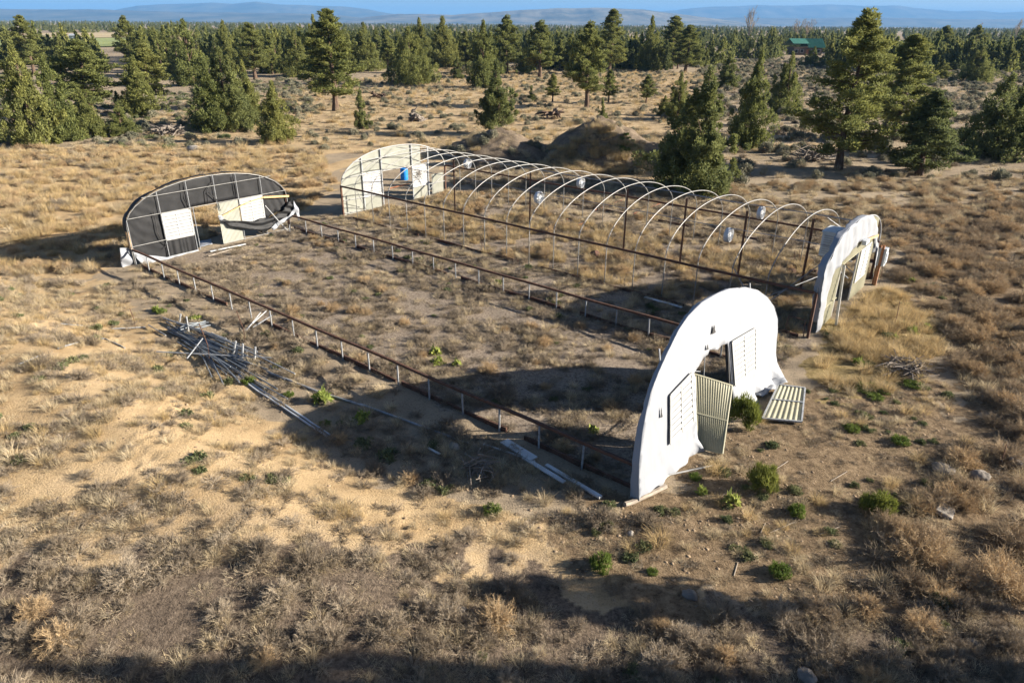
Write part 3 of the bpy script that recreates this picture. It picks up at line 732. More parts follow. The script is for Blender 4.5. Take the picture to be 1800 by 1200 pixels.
# ======== near white end wall of the bare house
FW = frame_of(29.449, -.0732, .2025, -.17134, .01155, .00299, 0.)
def white_wall():
    root = empty('greenhouse_end_wall', P(29.4, 4.6, 0), 'white tarp covered end wall with a torn doorway, standing in front of the other tarped end wall', 'end wall')
    out = [(-.31, -.11), (-.13, .92), (.12, 1.66), (.39, 2.17), (.69, 2.6), (1.1, 2.95), (1.62, 3.32), (2.27, 3.73), (2.87, 3.96), (3.73, 4.11), (4.75, 4.09), (5.57, 4.0), (6.73, 3.73), (7.67, 3.37), (8.5, 2.9), (9.11, 2.37), (9.41, 1.84), (9.37, 1.34), (9.23, .78), (9.15, .31), (9.1, -.15), (9.05, -.38), (8.2, -.42), (6.9, -.40), (5.72, -.42), (5.66, -.1), (5.53, .87), (5.33, 2.32), (4.91, 2.42), (4.62, 2.36), (4.42, 2.44), (4.1, 2.55), (3.97, 2.44), (3.7, 2.45), (3.45, 2.33), (3.07, 2.2), (3.02, 1.2), (3.0, .15), (3.05, -.22), (2.5, -.27), (1.85, -.32), (.71, -.26)]
    def disp(t, z):
        w = .013*float(fbm(t/1.3, z/1.3, 4, 61))+.008*float(perlin((t+z*.6)/.22, (z-t*.4)/1.6, 64))
        w += .010*float(perlin(t/.5, z/.12, 66))*max(0, 1-abs(z-2.45)*1.8)
        sk = max(0, .25-z); w += sk*.45*(1+.5*math.sin(t*4.1)+.4*math.sin(t*9.3))*(1 if t > 3 else .35)
        if t > 8.6 and z < .6: w += (.6-z)*(t-8.6)*.45
        if 2.95 < t < 3.5 and z < 2.2: w += .05
        return .03+w
    cloth(FW, out, .14, disp, M['tarp'], 'tarp', root)
    ed = out[:21]
    strip_arch(FW, 0, .58, .04, -.09, M['tarp'], 'tarp_return_flap', root, seed=3, rag=.05, along=ed, low=.13)
    strip_arch(FW, .58, 1., .04, -.10, M['tarp'], 'tarp_return_flap', root, seed=4, rag=.14, along=ed)
    mb = MB(); mb.tube([FW(4.6+(a-4.6)*.988, b-.04-(.03 if b > 3 else 0), -.07) for a, b in ed], .028, 6); mb.build('arch_pipe', M['galv'], root, smooth=True)
    mb = MB()
    for t in (1.4, 2.95, 5.45, 7.3):
        pipe(FW, mb, (t, -.2), (t, min(arch_z(t)+.15, 3.9)), .025, -.07)
    for z in (.8, 2.42, 3.25): pipe(FW, mb, {.8: (.1, z), 2.42: (.75, z), 3.25: (1.7, z)}[z], {.8: (9.1, z), 2.42: (8.9, z), 3.25: (7.7, z)}[z], .022, -.12)
    mb.build('frame', M['galv'], root)
    mb = MB(); nn = FW.ax[2]; mb.bar(FW(5.44, -.2, -.02), FW(5.36, 2.4, -.02), .07, .09, nn); mb.bar(FW(3.05, -.2, -.02), FW(3.07, 2.4, -.02), .06, .09, nn)
    mb.build('door_jamb', M['dark'], root)
    vent(FW, 1.5, 2.8, .8, 2.25, .08, root, [(1.56, 2.13), (2.8, 2.31), (2.8, .79), (1.41, .75)])
    vent(FW, 5.5, 7.3, .8, 2.25, .085, root, [(5.50, 2.32), (7.33, 2.18), (7.28, .71), (5.64, .82)])
    mb = MB()
    for (t, z, a, b) in ((4.31, 3.12, .12, .26), (3.86, 2.72, .07, .16), (6.3, 3.86, .05, .05), (1.05, 1.85, .05, .3)):
        v = [FW(t-a, z-b*.45, .085), FW(t+a, z-b*.5, .085), FW(t+a*.5, z-b*.05, .085), FW(t+a*.62, z+b*.15, .085), FW(t+a*.2, z+b*.5, .085), FW(t-a*.4, z+b*.2, .085)]
        mb.add(v+[p-FW.ax[2]*.004 for p in v], [(0, 1, 2, 3, 4, 5), (11, 10, 9, 8, 7, 6)]+[(i, (i+1) % 6, 6+(i+1) % 6, 6+i) for i in range(6)])
    mb.build('tear_shade_patch', M['dark'], root)  # dark patches laid on the tarp for the unlit inside behind its tears
    mb = MB(); mb.tube([FW(2.9, 2.3, -.15), FW(3.9, 1.9, -.2), FW(4.3, .4, -.25)], .014, 4); mb.tube([FW(4.25, 2.9, -.15), FW(4.0, 1.0, -.2)], .012, 4); mb.build('loose_wire', M['galv'], root)
white_wall()
# ======== black end wall of the bare house
FB = frame_of(-.05, -.03, 0., 0., 0., 0., 0.)
def black_wall():
    root = empty('greenhouse_end_wall', P(0, 4.6, 0), 'end wall of black sheeting on a bare galvanized pipe frame', 'end wall')
    out = []
    for i in range(0, 49):
        x = math.cos(math.pi-math.pi*i/48); t = 4.62*(1+x); out.append((t, arch_z(t)+.06*float(fbm(i*.3, 1, 3, 9))-.02))
    out += [(9.28, 1.2), (9.1, 1.05), (8.4, 1.2), (7.65, .8), (7.62, 2.33), (6.15, 2.33), (6.15, 2.33), (4.85, 2.36), (3.4, 2.36), (3.38, .02), (1.2, .02), (.05, .45)]
    def disp(t, z):
        return -.08-.03*float(fbm(t/1.1, z/1.1, 3, 71))+.018*math.sin((z*2+t*2.2)*5+2*math.sin(t*3))*max(0, 1-t/2.4)+.03*max(0, t-7.5)*math.sin(t*14+z*5)
    cloth(FB, out, .16, disp, M['black_cloth'], 'black_sheet', root)
    strip_arch(FB, .0, 1., -.06, -.42, M['black_cloth'], 'sheet_return', root, w=9.28, zs=1.95, apex=APEX+.04, seed=13, rag=.2, zb=.8)
    mb = MB(); mb.tube(arch_pts(FB, 9.24, 1.95, APEX-.02, out=.0, n=18), .022, 6); mb.build('arch_pipe', M['hoop'], root, smooth=True)
    for t, z0 in ((1.78, 0.), (3.35, 0.), (4.88, 2.3), (6.18, 0.), (7.64, 0.), (3.5, 0.), (.06, 0.)):
        mb = MB(); zt = min(arch_z(t)-.02, 2.35 if t in (3.5,) else 9); pipe(FB, mb, (t, z0), (t+.0, zt), .021, .03); mb.build('stud', M['galv'], root)
    for (a, b) in (((.12, 2.38), (9.15, 2.34)), ((1.0, 3.3), (8.3, 3.3)), ((.02, .98), (1.78, .98)), ((1.78, .06), (3.4, .06)), ((4.85, .06), (9.15, .05)), ((1.78, .92), (3.35, .9))):
        mb = MB(); pipe(FB, mb, a, b, .019, .06); mb.build('girt', M['hoop'], root)
    vent(FB, 1.83, 3.3, .95, 2.33, .02, root)
    vent(FB, 6.22, 7.6, .80, 2.31, .02, root)
    cloth(FB, [(1.8, .9), (3.33, .9), (3.33, .04), (1.8, .04)], .07, lambda t, z: -.02+.03*math.sin(t*26+math.sin(t*7)*2)*(1.1-z*.6), M['black_cloth'], 'pleated_sheet', root)
    corr(FB, 4.88, 6.12, 0., 2.33, -.01, M['pale_panel'], 'corrugated_panel', root)
    cloth(FB, [(0., .72), (.7, .40), (1.6, .08), (3.3, .08), (3.4, .0), (2.6, -.12), (1.2, -.12), (.4, -.12), (.15, .3)], .12, lambda t, z: .05+.08*max(0, .5-z)*2+.03*math.sin(t*9+z*6), M['tarp'], 'torn_white_tarp', root)
    cloth(FB, [(-.45, 1.0), (-.05, .9), (.1, .6), (-.05, .1), (-.3, -.15), (-.55, -.1), (-.6, .5)], .1, lambda t, z: -.12+.08*math.sin(z*7+t*5), M['tarp'], 'hanging_tarp_corner', root)
    # fallen sheet slung across the right-hand vent
    up = [(4.83, 1.58), (5.3, 1.30), (5.8, 1.2), (6.3, 1.1), (6.8, .95), (7.3, 1.05), (7.8, .98), (8.3, 1.05), (8.8, 1.25), (9.2, 1.62), (9.42, 1.75)]
    lo = [(9.5, 1.1), (9.0, .75), (8.4, .62), (7.8, .30), (7.3, .12), (6.9, .45), (6.4, .55), (5.8, .72), (5.3, 1.0), (4.95, 1.3), (4.78, 1.42)]
    cloth(FB, up+lo, .1, lambda t, z: .16+.07*math.sin(z*16+t*2.5+math.sin(t*2)*2)+.04*float(fbm(t/.6, z/.3, 3, 5)), M['black_cloth'], 'slumped_sheet', root)
    cloth(FB, [(7.75, .42), (8.4, .72), (9.0, .85), (9.45, 1.2), (9.5, 1.7), (9.75, 1.2), (9.8, .7), (9.65, .45), (9.55, 1.0), (9.1, .68), (8.5, .5), (7.9, .2)], .1, lambda t, z: .27+.04*math.sin(z*11+t*6), M['tarp'], 'white_sheet_edge', root)
    cloth(FB, [(4.7, 1.72), (4.95, 1.68), (5.0, 1.45), (4.75, 1.4)], .08, lambda t, z: .24+.03*math.sin(t*30), M['tarp'], 'white_knot', root)
    for a, b, w in (((5.02, 1.62), (6.5, 2.05), .055), ((6.2, 2.0), (7.66, 2.2), .05), ((7.66, 2.19), (9.32, 1.98), .11)):
        mb = MB(); mb.bar(FB(*a, .11), FB(*b, .11), .05, w, FB.ax[1]); mb.build('loose_board', M['wood'], root)
    mb = MB(); mb.bar(FB(.0, 1.75, -.1), FB(.02, .85, -.1), .1, .14, FB.ax[2]); mb.build('corner_post', M['wood'], root)
    mb = MB(); mb.bar(FB(9.22, 0, -.1), FB(9.2, 2.3, -.1), .09, .12, FB.ax[2]); mb.build('corner_post', M['rust_dark'], root)
    mb = MB(); mb.tube([FB(7.7, 1.7, .1), FB(8.25, .75, .35), FB(8.7, -.02, .7)], .022, 5); mb.tube([FB(8.72, .5, .7), FB(8.68, -.03, .72)], .025, 5); mb.build('fallen_stud', M['galv'], root)
    mb = MB()
    for pts in ([(1.45, 2.5), (1.42, 1.4), (1.55, .95), (1.75, .7), (1.6, .55)], [(3.2, 3.7), (3.1, 2.9), (3.3, 2.3)], [(4.8, 3.5), (4.4, 3.1), (4.35, 2.4)], [(4.5, 3.0), (4.9, 2.5), (5.0, 1.9)], [(6.05, 3.6), (6.1, 2.6)]):
        mb.tube([FB(*p, .05) for p in pts], .022, 5)
    mb.build('hanging_hose', M['dark'], root, smooth=True)
    return root
black_wall()
# ======== corrugated end wall of the hooped house (far end)
FC = frame_of(-.08, 0., 0., 0., 0., 0., GX+.06)
def cream_wall():
    root = empty('greenhouse_end_wall', P(-.08, GX+4.6, 0), 'white corrugated end wall closing the far end of the hoop frame', 'end wall')
    w = 9.3
    az = lambda t: arch_z(t, w)-.03
    corr(FC, .04, 1.76, 0., az, -.05, M['pale_panel'], 'corrugated_sheet', root, nz=3)
    corr(FC, 1.76, 7.0, 2.38, az, -.05, M['pale_panel'], 'corrugated_sheet', root, nz=3)
    corr(FC, 1.76, 3.32, 0., .92, -.05, M['pale_panel'], 'corrugated_sheet', root)
    corr(FC, 6.12, 7.62, 0., .84, -.05, M['pale_panel'], 'corrugated_sheet', root)
    corr(FC, 8.02, 9.2, .04, 1.45, -.05, M['pale_panel'], 'corrugated_sheet', root)
    vent(FC, 1.80, 3.30, .9, 2.42, -.04, root); vent(FC, 6.15, 7.58, .82, 2.33, -.04, root)
    mb = MB(); mb.tube(arch_pts(FC, w, 1.95, APEX, n=30), .032, 6); mb.build('arch_pipe', M['white_metal'], root, smooth=True)
    for t in (1.74, 3.36, 6.1, 7.64):
        mb = MB(); mb.bar(FC(t, 0, .02), FC(t, arch_z(t, w)-.02, .02), .06, .06, FC.ax[2]); mb.build('stud', M['galv'], root)
    for (a, b) in (((.1, 2.4), (7.7, 2.36)), ((1.0, 3.28), (8.2, 3.28)), ((.04, .98), (1.74, .96)), ((.04, .16), (1.74, .1)), ((1.74, .9), (3.36, .88)), ((6.1, .84), (9.2, .84))):
        mb = MB(); mb.bar(FC(*a, .07), FC(*b, .07), .03, .07, FC.ax[2]); mb.build('girt', M['white_metal'], root)
    for t in (-.04, 9.32):
        mb = MB(); mb.bar(FC(t, -.1, .02), FC(t, 1.93, .02), .1, .1, FC.ax[2]); mb.build('corner_post', M['rust'], root)
    mb = MB()
    rg = random.Random(3); c = (6.7, 1.75)
    for i in range(46):
        a = rg.random()*6.28; l = .12+.3*rg.random(); b = (c[0]+rg.gauss(0, .16), c[1]+rg.gauss(0, .14)); mb.tube([FC(b[0], b[1], .06), FC(b[0]+math.cos(a)*l, b[1]+math.sin(a)*l, .12)], .008, 3)
    mb.build('dead_vine', M['deadwood'], root)
cream_wall()
# ======== near tarped end wall of the hooped house
FD = frame_of(29.4, 0., 0., 0., 0., 0., GX+.05)
def tarp_wall():
    root = empty('greenhouse_end_wall', P(29.4, GX+4.6, 0), 'cream corrugated end wall with a ragged white tarp hood, at the near end of the hoop frame', 'end wall')
    w = 9.3
    up = [(.75, -.15), (.55, .5), (.35, 1.2), (.05, 1.9), (-.02, 2.54), (.16, 2.95), (.86, 3.46), (1.45, 3.81), (2.44, 4.01), (3.79, 4.09), (5.2, 4.0), (6.3, 3.75), (7.1, 3.35), (7.64, 2.9)]
    lo = [(8.1, 2.3), (9.0, 1.65), (9.6, .6), (9.9, -.1), (9.3, -.05), (8.7, 1.0), (8.1, 1.9), (7.5, 2.45), (6.5, 2.66), (5.4, 2.84), (4.57, 2.96), (4.3, 2.85), (3.24, 2.72), (1.6, 2.45), (1.3, 2.2), (1.15, 1.5), (1.2, .7), (1.15, -.15)]
    def disp(t, z):
        return .07+.06*float(fbm(t/.9, z/.9, 4, 81))+.02*math.sin((t*1.1+z*.7)*5+3*float(perlin(t, z, 82)))
    cloth(FD, up+lo, .13, disp, M['tarp'], 'tarp', root)
    strip_arch(FD, .0, .9, .06, -.20, M['tarp'], 'tarp_return_flap', root, seed=23, rag=.16, along=up[1:])
    mb = MB(); rows = []
    for i in range(24):
        f = i/23; t = 6.6+3.0*f; z = 3.72-2.3*f**1.3
        rows.append([FD(t-.25*(1-f)-.06*k*k, z-.3*k*.5+.04*math.sin(i+k), -.05-.22*k+.04*math.sin(i*1.3+k*2)) for k in range(5)])
    mb.sheet(rows); mb.build('loose_tarp_fold', M['tarp'], root, smooth=True, solid=.006)
    az = lambda t: arch_z(t, w)-.05
    corr(FD, 1.0, 2.75, 0., az, 0., M['cream'], 'corrugated_sheet', root, nz=2)
    corr(FD, 2.75, 5.45, 2.42, az, 0., M['cream'], 'corrugated_sheet', root)
    corr(FD, 5.45, 7.85, 0., az, 0., M['cream'], 'corrugated_sheet', root, nz=2)
    vent(FD, 5.6, 7.3, .82, 2.33, .02, root)
    mb = MB(); mb.tube(arch_pts(FD, w, 1.95, APEX, n=30, out=-.06), .032, 6); mb.build('arch_pipe', M['galv'], root, smooth=True)
    for t in (1.2, 2.77, 5.45, 7.6):
        mb = MB(); mb.bar(FD(t, 0, -.04), FD(t, az(t), -.04), .06, .06, FD.ax[2]); mb.build('stud', M['white_metal'], root)
    for (a, b) in (((2.7, 2.42), (5.5, 2.42)), ((1.0, .95), (2.75, .95))):
        mb = MB(); mb.bar(FD(*a, .035), FD(*b, .035), .03, .08, FD.ax[2]); mb.build('girt', M['cream'], root)
    # door leaf swung out on the left jamb
    d0 = FD(2.85, 0, -.03); dv = (FD.ax[2]*-.80+FD.ax[0]*.6).normalized()
    mb = MB(); e = P(29.82, 15.3, 0); mb.bar(FD(2.76, 2.38, .1), e, .07, .09, FD.ax[2]); mb.build('loose_stile', M['white_metal'], root)
    fr = lambda t, z, out=0.: d0+dv*t+Vector((0, 0, z))+FD.ax[0]*out
    fr.ax = (dv, Vector((0, 0, 1)), FD.ax[0])
    dr = corr(fr, .02, .98, .1, 2.3, 0., M['pale_panel'], 'door', root)
    mb = MB()
    for a, b in (((0, .05), (0, 2.34)), ((1.0, .05), (1.0, 2.34)), ((0, .05), (1, .05)), ((0, 2.34), (1, 2.34)), ((0, 1.2), (1, 1.2))): mb.bar(fr(*a), fr(*b), .05, .05, fr.ax[2])
    mb.build('door_frame', M['white_metal'], dr)
    mb = MB(); c = FD(5.2, 2.86, .2); mb.box(c, (.55, .2, .18), FD.ax); mb.build('junction_box', M['grey_box'], root)
    mb = MB(); mb.bar(FD(5.6, 2.88, .2), FD(7.4, 2.66, .2), .05, .09, FD.ax[1]); mb.build('loose_board', M['wood'], root)
    mb = MB(); mb.bar(FD(.0, -.1, -.06), FD(.0, 1.93, -.06), .1, .1, FD.ax[2]); mb.bar(FD(.12, -.1, -.06), FD(.12, 1.5, -.06), .05, .05, FD.ax[2]); mb.build('corner_post', M['rust'], root)
    mb = MB(); mb.bar(FD(9.3, -.1, -.06), FD(9.3, 1.93, -.06), .1, .1, FD.ax[2]); mb.build('corner_post', M['rust'], root)
    # small bent rod frame beside the corner
    mb = MB(); a = P(28.9, GX-.1, 0)
    mb.tube([FD(-.1, .05, -.2), FD(-.1, .75, -.25), FD(-.1, .78, -.9), FD(-.1, .08, -.95)], .022, 5); mb.build('bent_rod_frame', M['rust'], root)
tarp_wall()
# evaporative cooler on the inside of that wall
def cooler():
    root = empty('evaporative_cooler', P(28.4, GX+5.3, 2.0), 'pale box cooler mounted high inside the hooded cream end wall', 'air cooler')
    ax = (Vector((*A2, 0)), Vector((*B2, 0)), Vector((0, 0, 1)))
    c = P(28.45, GX+5.35, 2.55)
    mb = MB(); mb.box(c, (1.1, 1.15, 1.05), ax); mb.build('cabinet', M['cooler'], root)
    mb = MB(); mb.box(c+Vector((0, 0, .56)), (1.18, 1.22, .06), ax); mb.build('lid', M['cooler'], root)
    mb = MB()
    for i in range(9):
        for side in (-1, 1): mb.box(c+ax[1]*side*.59+Vector((0, 0, -.4+.1*i)), (.9, .03, .035), ax)
        mb.box(c-ax[0]*.565+Vector((0, 0, -.4+.1*i)), (.03, .95, .035), ax)
    mb.build('louvers', M['white_metal'], root)
    mb = MB()
    for q in (-.45, .45):
        mb.bar(c+ax[1]*q+ax[0]*.5-ax[2]*.56, P(29.3, GX+5.35+q, 1.99), .05); mb.bar(c+ax[1]*q-ax[0]*.5-ax[2]*.55, P(29.3, GX+5.35+q, 1.2), .04)
    mb.build('bracket', M['galv'], root)
cooler()
# ======== low side rails of the bare house
def side_rail(t, label, gaps, seed):
    root = empty('knee_wall', P(14.6, t, 0), label, 'side rail')
    rg = random.Random(seed)
    mb = MB(); pts = [P(.05+29.1*i/24, t+.015*math.sin(i*.9+seed), RH1+.012*math.sin(i*1.3)) for i in range(25)]
    for a, b in zip(pts, pts[1:]): mb.bar(a, b, .075, .09)
    mb.build('rail', M['rust'], root)
    for a, b in gaps:
        mb = MB()
        n = max(1, int((b-a)/1.5)); q = [P(a+(b-a)*i/n, t+.06, .04+.03*math.sin(i*2+seed)) for i in range(n+1)]
        for u_, v_ in zip(q, q[1:]): mb.bar(u_, v_, .06, .2)
        mb.build('sill_board', M['rust_dark'], root)
    for i in range(1, 19):
        s = 1.524*i; lean = rg.gauss(0, .012)
        mb = MB(); mb.tube([P(s, t-.03, -.1), P(s+lean, t-.03, RH1-.06)], .03, 6); mb.build('post', M['galv'], root)
    return root
side_rail(0., 'rusty rail on grey pipe posts along the sandy side of the bare house', [(.6, 3.6), (4, 8.6), (11.5, 19.6), (19.9, 24.6), (25.3, 29.1)], 1)
side_rail(W1, 'rusty rail on grey pipe posts along the side of the bare house next to the hoop frame', [(.2, 5.), (6, 13), (14, 20), (21, 28.5)], 2)
# ======== hoops
def hoop_frame():
    root = empty('hoop_frame', P(14.6, GX+4.6, 0), 'long open frame of pipe hoops with rusty side rails and no cover', 'greenhouse frame')
    rg = random.Random(8)
    for i in range(1, 19):
        s = -.13+1.5308*i; ln = rg.gauss(0, .03); rt = rg.gauss(0, .03)
        def fr(t, z, out=0.): return P(s+out+rt*(t/9.37-.5), GX+t, z)
        mb = MB(); pts = [fr(0, -.1), fr(0, 1.2), fr(.0, 2.05)]
        n = 34
        for k in range(1, n):
            x = math.cos(math.pi-math.pi*k/n); tt = W2/2*(1+x); zz = 2.05+(3.84-2.05)*(1-abs(x)**2.0)**.56
            pts.append(fr(tt+ln*math.sin(math.pi*k/n), zz, .02*math.sin(k*.3+i)))
        pts += [fr(W2, 2.05), fr(W2, 1.2), fr(W2, -.1)]
        mb.tube(pts, .024, 6); mb.build('hoop', M['hoop'], root, smooth=True)
    for t in (-.06, W2+.06):
        mb = MB(); q = [P(-.02+29.3*i/12, GX+t, RH2+.012*math.sin(i*1.7+t)) for i in range(13)]
        for a, b in zip(q, q[1:]): mb.bar(a, b, .055, .10)
        mb.build('side_rail', M['rust'], root)
        for a, b in ((1, 7), (8, 14.5), (16, 24), (25, 29)):
            mb = MB(); n = max(1, int((b-a)/1.5)); q = [P(a+(b-a)*i/n, GX+t*1.3, .05+.03*math.sin(i*2+t)) for i in range(n+1)]
            for u_, v_ in zip(q, q[1:]): mb.bar(u_, v_, .05, .16)
            mb.build('sill_board', M['rust_dark'], root)
    for (t, z) in ((2.2, 3.22), (7.17, 3.22), (4.68, 3.80)):
        mb = MB(); mb.tube([P(.1+29.2*i/20, GX+t, z+.02*math.sin(i*1.1)) for i in range(21)], .017, 5); mb.build('purlin', M['galv'], root)
    for (s, t, h) in ((17.94, 4.75, 3.55), (21.37, 4.6, 3.62), (24.33, 4.95, 3.4), (27.3, 5.2, 3.5), (11.6, 4.6, 3.6), (5.4, 4.7, 3.6)):
        mb = MB(); mb.bar(P(s, GX+t, -.1), P(s, GX+t-.02, h), .085, .085, (1, 0, 0)); mb.build('center_post', M['rust'], root)
    for a, b in (((27.4, .4, .9), (28.9, 4.8, 2.6)), ((26.4, .3, .5), (29.0, 5.5, 1.6)), ((25.9, .2, 2.1), (27.5, .05, .1)), ((27.4, 7.0, 3.2), (28.9, 8.4, 1.9)), ((1.4, .06, 1.9), (.1, 1.6, .4))):
        mb = MB(); mb.tube([P(a[0], GX+a[1], a[2]), P(b[0], GX+b[1], b[2])], .018, 5); mb.build('brace', M['galv'], root)
hoop_frame()
# ======== circulation fans slung under the purlins
def fan(s, t, z, label):
    c = P(s, GX+t, z); root = empty('circulation_fan', c, label, 'fan', 'white fans hung in the hoop frame')
    ax = (Vector((*B2, 0)), Vector((0, 0, 1)), Vector((*A2, 0)))
    def q(r, a, o): return c+ax[0]*(r*math.cos(a))+ax[1]*(r*math.sin(a))+ax[2]*o
    mb = MB(); n = 28; rows = []
    for o, r in ((-.10, .29), (-.06, .32), (.06, .32), (.10, .29)): rows.append([q(r, 2*math.pi*k/n, o) for k in range(n+1)])
    mb.sheet(rows); mb.build('shroud', M['fan_white'], root, smooth=True, solid=.012)
    mb = MB()
    for o in (-.11, .11):
        for r in (.10, .17, .24, .30): mb.tube([q(r, 2*math.pi*k/20, o) for k in range(21)], .006, 3, False)
        for k in range(10): mb.tube([q(.06, .628*k, o*1.05), q(.31, .628*k, o)], .005, 3)
    mb.build('wire_guard', M['fan_white'], root)
    mb = MB()
    for k in range(4):
        a = k*math.pi/2+.3; mb.add([q(.05, a, .03), q(.27, a-.28, .05), q(.28, a+.28, -.05), q(.05, a+.5, -.03)], [(0, 1, 2, 3)])
    mb.build('blades', M['fan_white'], root, solid=.008)
    mb = MB(); mb.tube([c-ax[2]*.14, c-ax[2]*.1, c+ax[2]*.08, c+ax[2]*.1], [.05, .085, .085, .05], 10); mb.build('motor', M['grey_box'], root)
    mb = MB(); mb.tube([c+ax[1]*.33, Vector((c.x, c.y, 3.22))], .012, 4); mb.build('hanger', M['galv'], root)
fan(4.28, 7.17, 2.88, 'white round fan hung nearest the corrugated far end wall')
fan(14.04, 2.2, 2.95, 'white round fan hung midway along the frame, on its side towards the bare house')
fan(13.35, 7.17, 2.87, 'white round fan hung midway along the frame, on its side towards the dirt piles')
fan(24.66, 2.2, 2.9, 'white round fan hung near the hooded end wall, lower of the two there')
fan(24.2, 7.17, 2.87, 'white round fan hung near the hooded end wall, upper of the two there')
# ---------------------------------------------------------------- loose things
def g3(u, v, dz=0.):
    x, y = at(u, v); return Vector((x, y, float(hgt(x, y))+dz))
def at_z(u, v, z):
    r = ray(u, v); k = (z-CAMH)/r[2]; return Vector((r[0]*k, r[1]*k, z))
# corrugated door leaf leaning out of the torn doorway
def loose_leaf(name, label, cat, corners, mat, frame_mat, rails=(), n_out=1, pitch=.1, amp=.014, solid_back=False, edge=.05):
    tl, tr, br, bl = corners; root = empty(name, (bl+br)/2, label, cat)
    nn = (tr-tl).cross(bl-tl).normalized()
    def q(a, b, o=0.): return (bl*(1-a)+br*a)*(1-b)+(tl*(1-a)+tr*a)*b+nn*o
    W = (tr-tl).length; n = int(W/pitch*6); mb = MB(); rows = []
    for k in range(2): rows.append([q(i/n, k, amp*math.sin(2*math.pi*i/n*round(W/pitch))) for i in range(n+1)])
    mb.sheet(rows); mb.build('corrugated_sheet', mat, root, solid=.004)
    mb = MB()
    for a, b in (((0, 0), (1, 0)), ((1, 0), (1, 1)), ((1, 1), (0, 1)), ((0, 1), (0, 0)))+tuple(rails): mb.bar(q(*a), q(*b), edge, edge+.01, nn)
    mb.build('panel_frame', frame_mat, root); return root
FD_ = FW
tl = FW(3.02, 2.12, .12); tr = FW(4.95, 2.0, .75)
bl = g3(1228, 787, .03); br = g3(1268, 797, .05)
tl = at_z(1219, 656, 2.28); tr = at_z(1287, 677, 1.68)
bl = at_z(1228, 787, .02); br = at_z(1270, 797, .05)
loose_leaf('door_panel', 'cream corrugated door leaf leaning askew in the torn doorway of the white wall', 'door panel', (tl, tr, br, bl), M['cream'], M['cream'], (((0, .48), (1, .48)),), edge=.035)
c = [at_z(1368, 676, .30), at_z(1415, 682, .22), at_z(1409, 741, .10), at_z(1340, 735, .10)]
loose_leaf('fallen_panel', 'framed corrugated panel lying flat on the soil beside the white wall', 'panel', c, M['cream'], M['galv'], (((0, .55), (1, .55)),), pitch=.12, edge=.05)
# electric box on posts
def elbox():
    b = P(29.75, 21.75, 0); b.z = float(hgt(b.x, b.y))
    root = empty('electric_box', b, 'grey electric box on a brown timber post beside the hooded end wall', 'electric box')
    ax = (Vector((*A2, 0)), Vector((*B2, 0)), Vector((0, 0, 1)))
    mb = MB(); mb.box(b+ax[1]*-.05+ax[2]*.95, (.11, .11, 2.1), ax); mb.box(b+ax[1]*.02+ax[0]*-.12+ax[2]*.95, (.06, .09, 2.0), ax); mb.build('timber_post', M['wood_brown'], root)
    mb = MB(); mb.box(b+ax[1]*.16+ax[2]*1.4, (.34, .42, .85), ax); mb.box(b+ax[1]*.2+ax[2]*1.35+ax[0]*.18, (.05, .3, .5), ax); mb.build('steel_box', M['grey_box'], root)
    mb = MB(); mb.tube([b+ax[1]*.1+ax[2]*1.0, b+ax[1]*.08+ax[2]*.5, b+ax[1]*.1-ax[2]*.1], .05, 8); mb.build('conduit', M['galv'], root)
elbox()
# blue drum beyond the far wall
def drum():
    b = g3(711, 316); root = empty('plastic_drum', b, 'blue plastic drum standing beyond the far corrugated wall', 'drum')
    mb = MB(); pr = [(.0, .28), (.06, .30), (.28, .30), (.30, .315), (.33, .30), (.6, .30), (.62, .315), (.65, .30), (.86, .30), (.92, .27), (.93, .0)]
    mb.tube([b+Vector((0, 0, z)) for z, r in pr], [max(r, .01) for z, r in pr], 18); mb.build('barrel', M['blue'], root, smooth=False)
    mb = MB(); mb.tube([b+Vector((.13, 0, .92)), b+Vector((.13, 0, .96))], .04, 8); mb.build('bung', M['dark'], root)
drum()
# folded blue-white tarp in the doorway of the black wall
def flat_cloth(name, pix, label, mat, cat, dz=.06, fold=.05, step=.12):
    q = [at(u, v) for u, v in pix]; cx = sum(a for a, b in q)/len(q); cy = sum(b for a, b in q)/len(q); z0 = float(hgt(cx, cy))
    root = Vector((cx, cy, z0))
    fr = lambda t, z, out=0.: Vector((t, z, float(hgt(t, z))+out))
    o = cloth(fr, q, step, lambda t, z: dz+fold*float(fbm(t/.3, z/.3, 3, 17)), mat, name, None, .01)
    tag(o, label, cat); return o
flat_cloth('tarp_sheet', [(349, 426), (371, 422), (374, 431), (352, 436)], 'white tarp folded on the ground in the doorway of the black wall', M['tarp'], 'tarp')
flat_cloth('tarp_sheet', [(1357, 664), (1376, 666), (1384, 676), (1366, 682), (1340, 702), (1326, 700)], 'loose foot of white tarp dragged out over the soil next to the fallen panel', M['tarp'], 'tarp', .10, .1)
# boards, poles and long pipes lying about; ends in the photograph, put down on the soil
def lie(name, label, cat, pts, mat, w, h=None, group=None, lift=.0, tube=True, sub=6):
    q = []
    for (a, b) in zip(pts, pts[1:]):
        A_ = g3(*a); B_ = g3(*b)
        for k in range(sub): q.append(A_.lerp(B_, k/sub))
    q.append(g3(*pts[-1]))
    q = [Vector((p.x, p.y, float(hgt(p.x, p.y))+w/2+lift)) for p in q]
    if len(pts) == 2:  # a straight stiff length rests on its high points
        n = len(q)-1; hi = max(p.z-(q[0].z*(1-i/n)+q[-1].z*(i/n)) for i, p in enumerate(q))
        q = [q[0]+Vector((0, 0, max(0, hi)*.6)), q[-1]+Vector((0, 0, max(0, hi)*.6))]
    mb = MB()
    if tube: mb.tube(q, w/2, 6)
    else:
        for a, b in zip(q, q[1:]): mb.bar(a, b, w, h or .03)
    return tag(mb.build(name, mat, smooth=False), label, cat, group)
